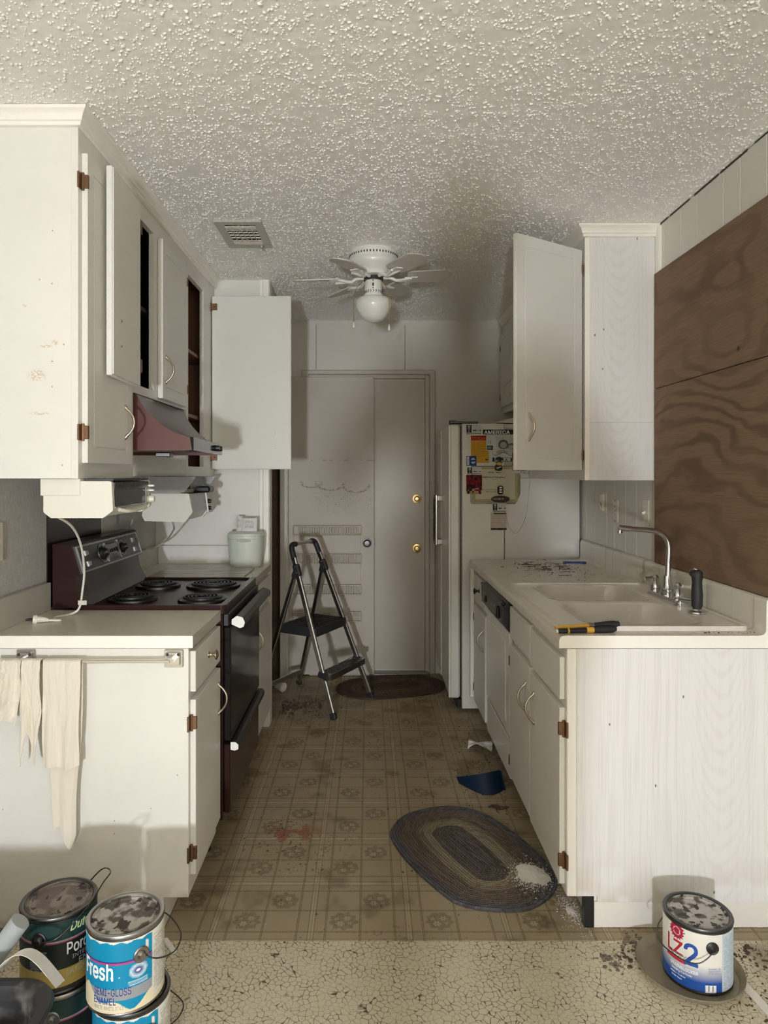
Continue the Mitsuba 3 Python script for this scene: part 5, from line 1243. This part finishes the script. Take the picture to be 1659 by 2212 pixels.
# ================================================================ paint cans
def paint_can(name, label, cx, cy, z0, R, h, colfn, lid='m_lid', ears=(), bail=None, rimm='m_steel', earm='m_steel', n=(220, 110)):
    t = thing(name, label, 'paint can'); o = (cx, cy, z0)
    obj('body', lathe([(0, .001), (R-.004, .001), (R-.003, .004), (R-.0016, .006), (R-.0016, h-.009), (R-.004, h-.010), (0, h-.012)], 64, o), 'm_steel', t, 40)
    obj('bottom_rim', lathe([(R-.004, 0), (R, .0005), (R+.0012, .003), (R, .006), (R-.002, .006)], 64, o), rimm, t, 60)
    obj('top_rim', lathe([(R-.002, h-.012), (R+.0005, h-.010), (R+.0018, h-.005), (R, h-.0005), (R-.004, h), (R-.009, h-.001), (R-.011, h-.006), (R-.012, h-.0065)], 64, o), rimm, t, 60)
    obj('lid', lathe([(0, h-.0065), (R-.026, h-.0065), (R-.024, h-.004), (R-.020, h-.003), (R-.017, h-.0055), (R-.014, h-.006), (R-.0125, h-.003), (R-.011, h-.0035), (R-.011, h-.007), (0, h-.008)], 64, o), lid, t, 40)
    # printed paper label
    th = np.linspace(-np.pi, np.pi, n[0], endpoint=False); vv = np.linspace(0, 1, n[1])
    TH, V = np.meshgrid(th, vv, indexing='ij'); zz = z0+.007+V*(h-.020)
    g = grid(lambda u, v: (cx+R*np.cos(TH), cy+R*np.sin(TH), zz), n[0], n[1], True)
    if np.dot(g.face_normals[0][:2], g.triangles_center[0][:2]-[cx, cy]) < 0: g.invert()
    c = np.zeros((*n, 3)); colfn(TH, V, c)
    lb = obj('paper_label', g, 'm_vc', t, True, color=np.clip(c, 0, 1).reshape(-1, 3))
    for (a, z) in ears:
        a = math.radians(a); e = lathe([(0, .010), (.006, .010), (.009, .006), (.010, .003), (.0165, .0035), (.0185, .0015), (.0185, -.002), (0, -.002)], 24)
        # local z -> outward
        ux = np.array([-math.sin(a), math.cos(a), 0]); nx = np.array([math.cos(a), math.sin(a), 0])
        obj('ear', remap(e, [[ux[0], 0, nx[0], cx+R*nx[0]], [ux[1], 0, nx[1], cy+R*nx[1]], [0, 1, 0, z0+z]]), earm, t, 40)
    if bail is not None: obj('wire_handle', tube(smoothpath(bail, 8), .0017, 6), 'm_darksteel', t, 60)
    return t, lb
def ctext(lb, s, cx, cy, R, a0, z, h, m, bold=False, sq=1.0, slant=0.):
    k = text_mesh(s, h, .0006, bold); k.apply_scale([sq, 1, 1])
    v, f = trimesh.remesh.subdivide_to_size(k.vertices, k.faces, .007)
    x = v[:, 0]+slant*v[:, 1]; a = math.radians(a0)+x/R; r = R+v[:, 2]-.0001
    obj('lettering', trimesh.Trimesh(np.stack([cx+r*np.cos(a), cy+r*np.sin(a), z+v[:, 1]], 1), f, process=False), m, lb)
D2 = math.degrees
CH = .182
def inr(TH, a, b):
    d = np.degrees(TH); return (d >= a) & (d <= b)
def infoblock(TH, V, c, a, b, v0, v1, col, seed, rows):
    w = inr(TH, a, b)
    for q in range(rows):
        vv = v0+(v1-v0)*q/rows; rnd(TH, V, c, col, seed+q, (26, 1), .30, 1, .6, w & (np.abs(V-vv) < .3*(v1-v0)/rows))
def c_blue(TH, V, c, wave=True):
    c[:] = (.004, .225, .40)
    c[inr(TH, -31, 60)] = (.68, .67, .60); infoblock(TH, V, c, -27, 8, .12, .94, (.22, .22, .22), 3, 34)
    c[(V > .675) & (V < .70) & inr(TH, -180, -31)] = (.42, .06, .20); c[(V > .70) & (V < .722) & inr(TH, -180, -31)] = (.02, .03, .20)
    c[(V > .18) & (V < .335) & inr(TH, -180, -31)] = (.27, .29, .31)
    dd = np.degrees(TH)
    wv = .12+.07*np.sin(dd*.05+1.2)+.04*np.sin(dd*.13)+.10*np.clip((dd+70)/50, 0, 1)+.16*np.clip((-118-dd)/18, 0, 1)
    if wave: c[V < wv*np.where(dd > -31, .35, 1)] = (.72, .64, .44)
    rnd(TH, V, c, (.70, .69, .66), 2, (7, 6), .66, 1, 1, inr(TH, -42, -26) & (V > .70))
    c[(V > .975+.012*np.sin(dd*.3))] = (.7, .68, .62)
    seal = ((dd+53)/14)**2+((V-.545)/.105)**2; c[seal < 1] = (.28, .42, .55); c[(seal < .62) & (seal > .5)] = (.7, .75, .78); c[seal < .22] = (.10, .12, .3); c[seal < .04] = (.8, .8, .8)
    infoblock(TH, V, c, -68, -38, .36, .43, (.6, .7, .74), 5, 3)
    rnd(TH, V, c, (.62, .66, .68), 11, (10, 12), .62, 1, 1, inr(TH, -84, -74) & (V > .40) & (V < .56))
    rnd(TH, V, c, (.25, .27, .30), 12, (5, 6), .55, 1, .9, inr(TH, -132, -105) & (V > .78) & (V < .9))
bx_, by_ = -.580, 1.690; RB = .0885
t, lb = paint_can('paint_can', 'light blue paint can on top of its stack, with white lettering', bx_, by_, CH+.0005, RB, CH, c_blue, 'm_lid', ((-49, .128), (131, .128)), rimm='m_steel',
    bail=[(bx_+.058, by_-.068, CH+.128), (bx_+.095, by_-.055, CH+.112), (bx_+.125, by_-.02, CH+.108), (bx_+.118, by_+.04, CH+.115), (bx_+.05, by_+.10, CH+.125), (bx_-.058, by_+.068, CH+.128)])
ctext(lb, 'Fresh', bx_, by_, RB, -146, CH+.083, .036, 'm_whiteink', True, .68); ctext(lb, '.', bx_, by_, RB, -94.5, CH+.087, .022, 'm_whiteink', True)
ctext(lb, 'SEMI-GLOSS', bx_, by_, RB, -121, CH+.047, .0165, 'm_navyink', False, .60); ctext(lb, 'ENAMEL', bx_, by_, RB, -122, CH+.0275, .0155, 'm_navyink', False, .66)
ctext(lb, 'WHITE WHITE 3763', bx_, by_, RB, -121, CH+.0155, .0085, 'm_greyink', False, .62)
def c_blue2(TH, V, c):
    c_blue(TH, V, c, False); c[(np.abs(np.degrees(TH)+92) < 1.1)] = (.65, .7, .72)
paint_can('paint_can', 'light blue paint can under the other light blue one', bx_+.012, by_+.006, .0, RB, CH, c_blue2, 'm_lid', ((-45, .125), (135, .125)), rimm='m_darksteel',
    bail=[(bx_+.075, by_-.056, .125), (bx_+.112, by_-.045, .128), (bx_+.130, by_-.0, .122), (bx_+.118, by_+.05, .12), (bx_+.03, by_+.11, .12), (bx_-.05, by_+.075, .125)])
def c_green(TH, V, c):
    c[:] = (.010, .035, .032); c[V < .70] = (.008, .012, .012); dd = np.degrees(TH)
    c[(V > .70) & (V < .722)] = (.35, .07, .09); c[(V > .722) & (V < .74)] = (.30, .28, .36)
    c[(V > .05) & (V < .32)] = (.36, .27, .075); c[(V >= .0) & (V < .06)] = (.02, .02, .015)
    infoblock(TH, V, c, -112, -84, .30, .62, (.22, .24, .24), 5, 12)
gx_, gy_ = -.766, 1.752; RG = .0885
t, lb = paint_can('paint_can', 'dark green paint can with gold band, on top of its stack behind the black tray', gx_, gy_, CH+.0005, RG, CH, c_green, 'm_lidbrown', ((-96, .132), (84, .132)), rimm='m_darksteel', earm='m_darksteel',
    bail=[(gx_-.006, gy_-.095, CH+.130), (gx_+.04, gy_-.094, CH+.145), (gx_+.085, gy_-.04, CH+.182), (gx_+.100, gy_+.02, CH+.205), (gx_+.105, gy_+.06, CH+.212), (gx_+.07, gy_+.09, CH+.20), (gx_+.01, gy_+.096, CH+.135)])
ctext(lb, 'Dutch', gx_, gy_, RG, -52, CH+.143, .019, 'm_greenink', True, .85, .3)
ctext(lb, 'Porcelain', gx_, gy_, RG, -57, CH+.091, .026, 'm_whiteink', True, .72)
ctext(lb, 'INTERIOR', gx_, gy_, RG, -48, CH+.076, .009, 'm_greyink', False, 1.1); ctext(lb, 'ENAMEL', gx_, gy_, RG, -38, CH+.058, .014, 'm_greyink', False, 1.0)
ctext(lb, 'LATEX', gx_, gy_, RG, -57, CH+.042, .011, 'm_beigegrey', False, 1.0)
paint_can('paint_can', 'dark green paint can at the bottom of its stack behind the black tray', gx_+.006, gy_-.002, .0, RG, CH, c_green, 'm_lidbrown', ((-80, .13), (100, .13)), rimm='m_steel')
# white primer can in a clear dish, right
kx, ky = .925, 1.995; RK, HK = .0905, .176
def c_kilz(TH, V, c):
    g = np.clip((.46-V)/.30, 0, 1)[..., None]; c[:] = np.array([.74, .72, .67])*(1-g)+np.array([.015, .07, .30])*g
    dd = np.degrees(TH)
    w = inr(TH, -73, 60); c[w] = (.52, .58, .64); infoblock(TH, V, c, -70, -30, .04, .96, (.24, .32, .42), 8, 30)
    ro = ((dd+150)/13.5)**2+((V-.90)/.14)**2; sp = 1+.16*np.sign(np.sin(np.arctan2((V-.90)/.14, (dd+150)/13.5)*16)); c[ro < sp] = (.36, .015, .05); c[(ro < .28) & (ro > .18)] = (.7, .5, .5)
    c[inr(TH, -103, -84) & (V > .0) & (V < .135)] = (.75, .75, .75); bars = (np.floor((dd+103)*2.3).astype(int)*7919 % 5) < 2; c[inr(TH, -101, -86) & (V > .02) & (V < .12) & bars] = (.03, .03, .03)
    c[inr(TH, -172, -134) & (V > .385) & (V < .445)] = (.48, .03, .04)
    infoblock(TH, V, c, -97, -76, .33, .46, (.25, .3, .45), 2, 3)
t, lb = paint_can('primer_can', 'white and blue primer can with a dirty lid standing in a clear dish', kx, ky, .0065, RK, HK, c_kilz, 'm_lid', (), rimm='m_darksteel',
    bail=[(kx-.002, ky-.095, .134), (kx-.018, ky-.106, .122), (kx-.045, ky-.104, .104), (kx-.072, ky-.085, .098), (kx-.092, ky-.055, .098), (kx-.108, ky-.01, .10), (kx-.09, ky+.05, .11), (kx-.03, ky+.098, .13)])
a = math.radians(-91); e = lathe([(0, .012), (.005, .012), (.009, .008), (.013, .005), (.0165, .003), (.0165, -.002), (0, -.002)], 24); ux = (-math.sin(a), math.cos(a)); nx = (math.cos(a), math.sin(a))
obj('ear', remap(e, [[ux[0], 0, nx[0], kx+RK*nx[0]], [ux[1], 0, nx[1], ky+RK*nx[1]], [0, 1, 0, .135]]), 'm_black', t, 40, 'black plastic handle ear')
ctext(lb, 'L', kx, ky, RK, -172, .090, .044, 'm_redink', True, .75); ctext(lb, 'Z', kx, ky, RK, -158, .092, .036, 'm_redink', True, 1.0); ctext(lb, '2', kx, ky, RK, -141, .078, .056, 'm_blueink', True, .95)
ctext(lb, 'LATEX', kx, ky, RK, -169, .082, .013, 'm_greyink', True, 1.0, .1)
ctext(lb, 'STAINBLOCKER', kx, ky, RK, -163, .056, .0085, 'm_whiteink', True, .86); ctext(lb, 'Sealing Formula', kx, ky, RK, -160, .046, .0055, 'm_whiteink', False, 1.0); ctext(lb, 'Interior / Exterior', kx, ky, RK, -163, .036, .0042, 'm_whiteink'); ctext(lb, 'Water Base', kx, ky, RK, -160, .027, .0042, 'm_whiteink')
ctext(lb, '1 GALLON', kx, ky, RK, -99, .066, .004, 'm_greyink'); 
t = thing('plastic_dish', 'shallow dirty clear dish under the white and blue primer can', 'dish')
obj('dish', lathe([(0, .0), (.118, .0), (.124, .002), (.141, .022), (.143, .0235), (.1435, .0215), (.128, .004), (.120, .005), (0, .005)], 64, (.907, 2.005, .0005)), 'm_trayplastic', t, 40)
t = numbered('stir_stick'); tag(t, 'white paint smeared stir stick on the floor right of the primer can', 'stick')
a, b = FL(1588, 2108), FL(1668, 2195); dd_ = (b-a)/np.linalg.norm(b-a)
scene[t] = mikit.ply(bar(a+A(0, 0, .0025), b+dd_*.06+A(0, 0, .0025), .026, .004, A(-dd_[1], dd_[0], 0)), 'm_kick', smooth=30)
t = numbered('white_stick'); tag(t, 'small white plastic stick on the floor beside the blue cans', 'stick')
a, b = FL(357, 2033), FL(377, 2062); dd_ = (b-a)/np.linalg.norm(b-a); scene[t] = mikit.ply(bar(a+A(0, 0, .006), b+A(0, 0, .006), .014, .010, A(-dd_[1], dd_[0], 0)), 'm_paper', smooth=30)

# ---------------------------------------------------------------- bottom left corner clutter
t = thing('black_tub', 'black plastic tub smeared with paint in the bottom left corner', 'tub')
def tub(z0, z1):
    lv = [(.05, .008), (.05, .0), (.03, .02), (.0, .318), (-.012, .322), (-.016, .330), (-.012, .338), (0, .340), (.010, .336), (.016, .318), (.045, .05), (.075, .018)]
    v, f = [], []; n_ = 36
    for (ins, z) in lv: v += [(x, y_, z) for x, y_ in rr_pts(-1.10+ins, -.658-ins, 1.05+ins, 1.497-ins, .085)]
    for q in range(len(lv)-1):
        for j in range(n_):
            aa, bb = q*n_+j, q*n_+(j+1) % n_; f += [[aa, bb, bb+n_], [aa, bb+n_, aa+n_]]
    v += [(-.88, 1.28, .018), (-.88, 1.28, .008)]; c_ = len(v)-2
    f += [[(len(lv)-1)*n_+j, (len(lv)-1)*n_+(j+1) % n_, c_] for j in range(n_)]+[[(j+1) % n_, j, c_+1] for j in range(n_)]
    return trimesh.Trimesh(v, f, process=False)
obj('shell', tub(0, 1), 'm_tub', t, 40)
t = thing('roller_pole', 'grey metal pole leaning against the dark green cans', 'pole')
a, b = A(-1.055, 1.585, .03), A(-.806, 1.638, .377); ax = (b-a)/np.linalg.norm(b-a)
obj('pole', cat(tube([a, b], .0225, 18)), 'm_pipe', t, 40)
t = numbered('paper_curl'); tag(t, 'curled white paper sheet between the pole and the black tub', 'paper')
scene[t] = mikit.ply(thick(lambda u, v: (-.835+u*.165, 1.522+v*.045+.006*np.sin(u*5), .290+.085*np.sin(u*2.75+.15)-.015*v), 40, 14, .001), 'm_paper', smooth=60)

# ================================================================ the photographer, behind the camera
if PHOTOGRAPHER:
    t = thing('person', 'person standing behind the camera holding a phone, casting a shadow into the kitchen', 'person')
    X0, Yp = -.02, -.42
    def j(x, y, z): return (X0+x, Yp+y, z)
    hip, chest, neck = j(0, 0, .93), j(0, .02, 1.26), j(0, .03, 1.47)
    bones = [((j(-.09, 0, .92), .115), (j(.09, 0, .92), .115)), ((j(0, 0, .95), .135), (chest, .135)), ((j(-.13, .02, 1.33), .075), (j(.13, .02, 1.33), .075)), ((j(-.10, .02, 1.2), .09), (j(.10, .02, 1.2), .09)), ((chest, .13), (j(0, .02, 1.38), .07)), ((j(0, .02, 1.4), .052), (neck, .05))]
    for s in (-1, 1):
        bones += [((j(s*.10, 0, .90), .085), (j(s*.11, .02, .48), .058)), ((j(s*.11, .02, .48), .055), (j(s*.115, -.01, .09), .038)), ((j(s*.115, -.03, .045), .042), (j(s*.13, .14, .030), .030)),
                  ((j(s*.165, .02, 1.35), .052), (j(s*.305, .05, 1.10), .045)), ((j(s*.305, .05, 1.10), .043), (j(s*.09, .29, 1.32), .028)), ((j(s*.09, .29, 1.32), .027), (j(s*.07, .33, 1.36), .032))]
    bones += [((j(0, .05, 1.56), .078), (j(0, .03, 1.60), .085)), ((j(0, .07, 1.51), .05), (j(0, .05, 1.55), .06))]
    obj('body', blob(bones, .02), 'm_shirt', t, True)
    obj('hair', sph(j(0, .015, 1.605), .097, 3, (.93, 1, .95)), 'm_black', t, True)
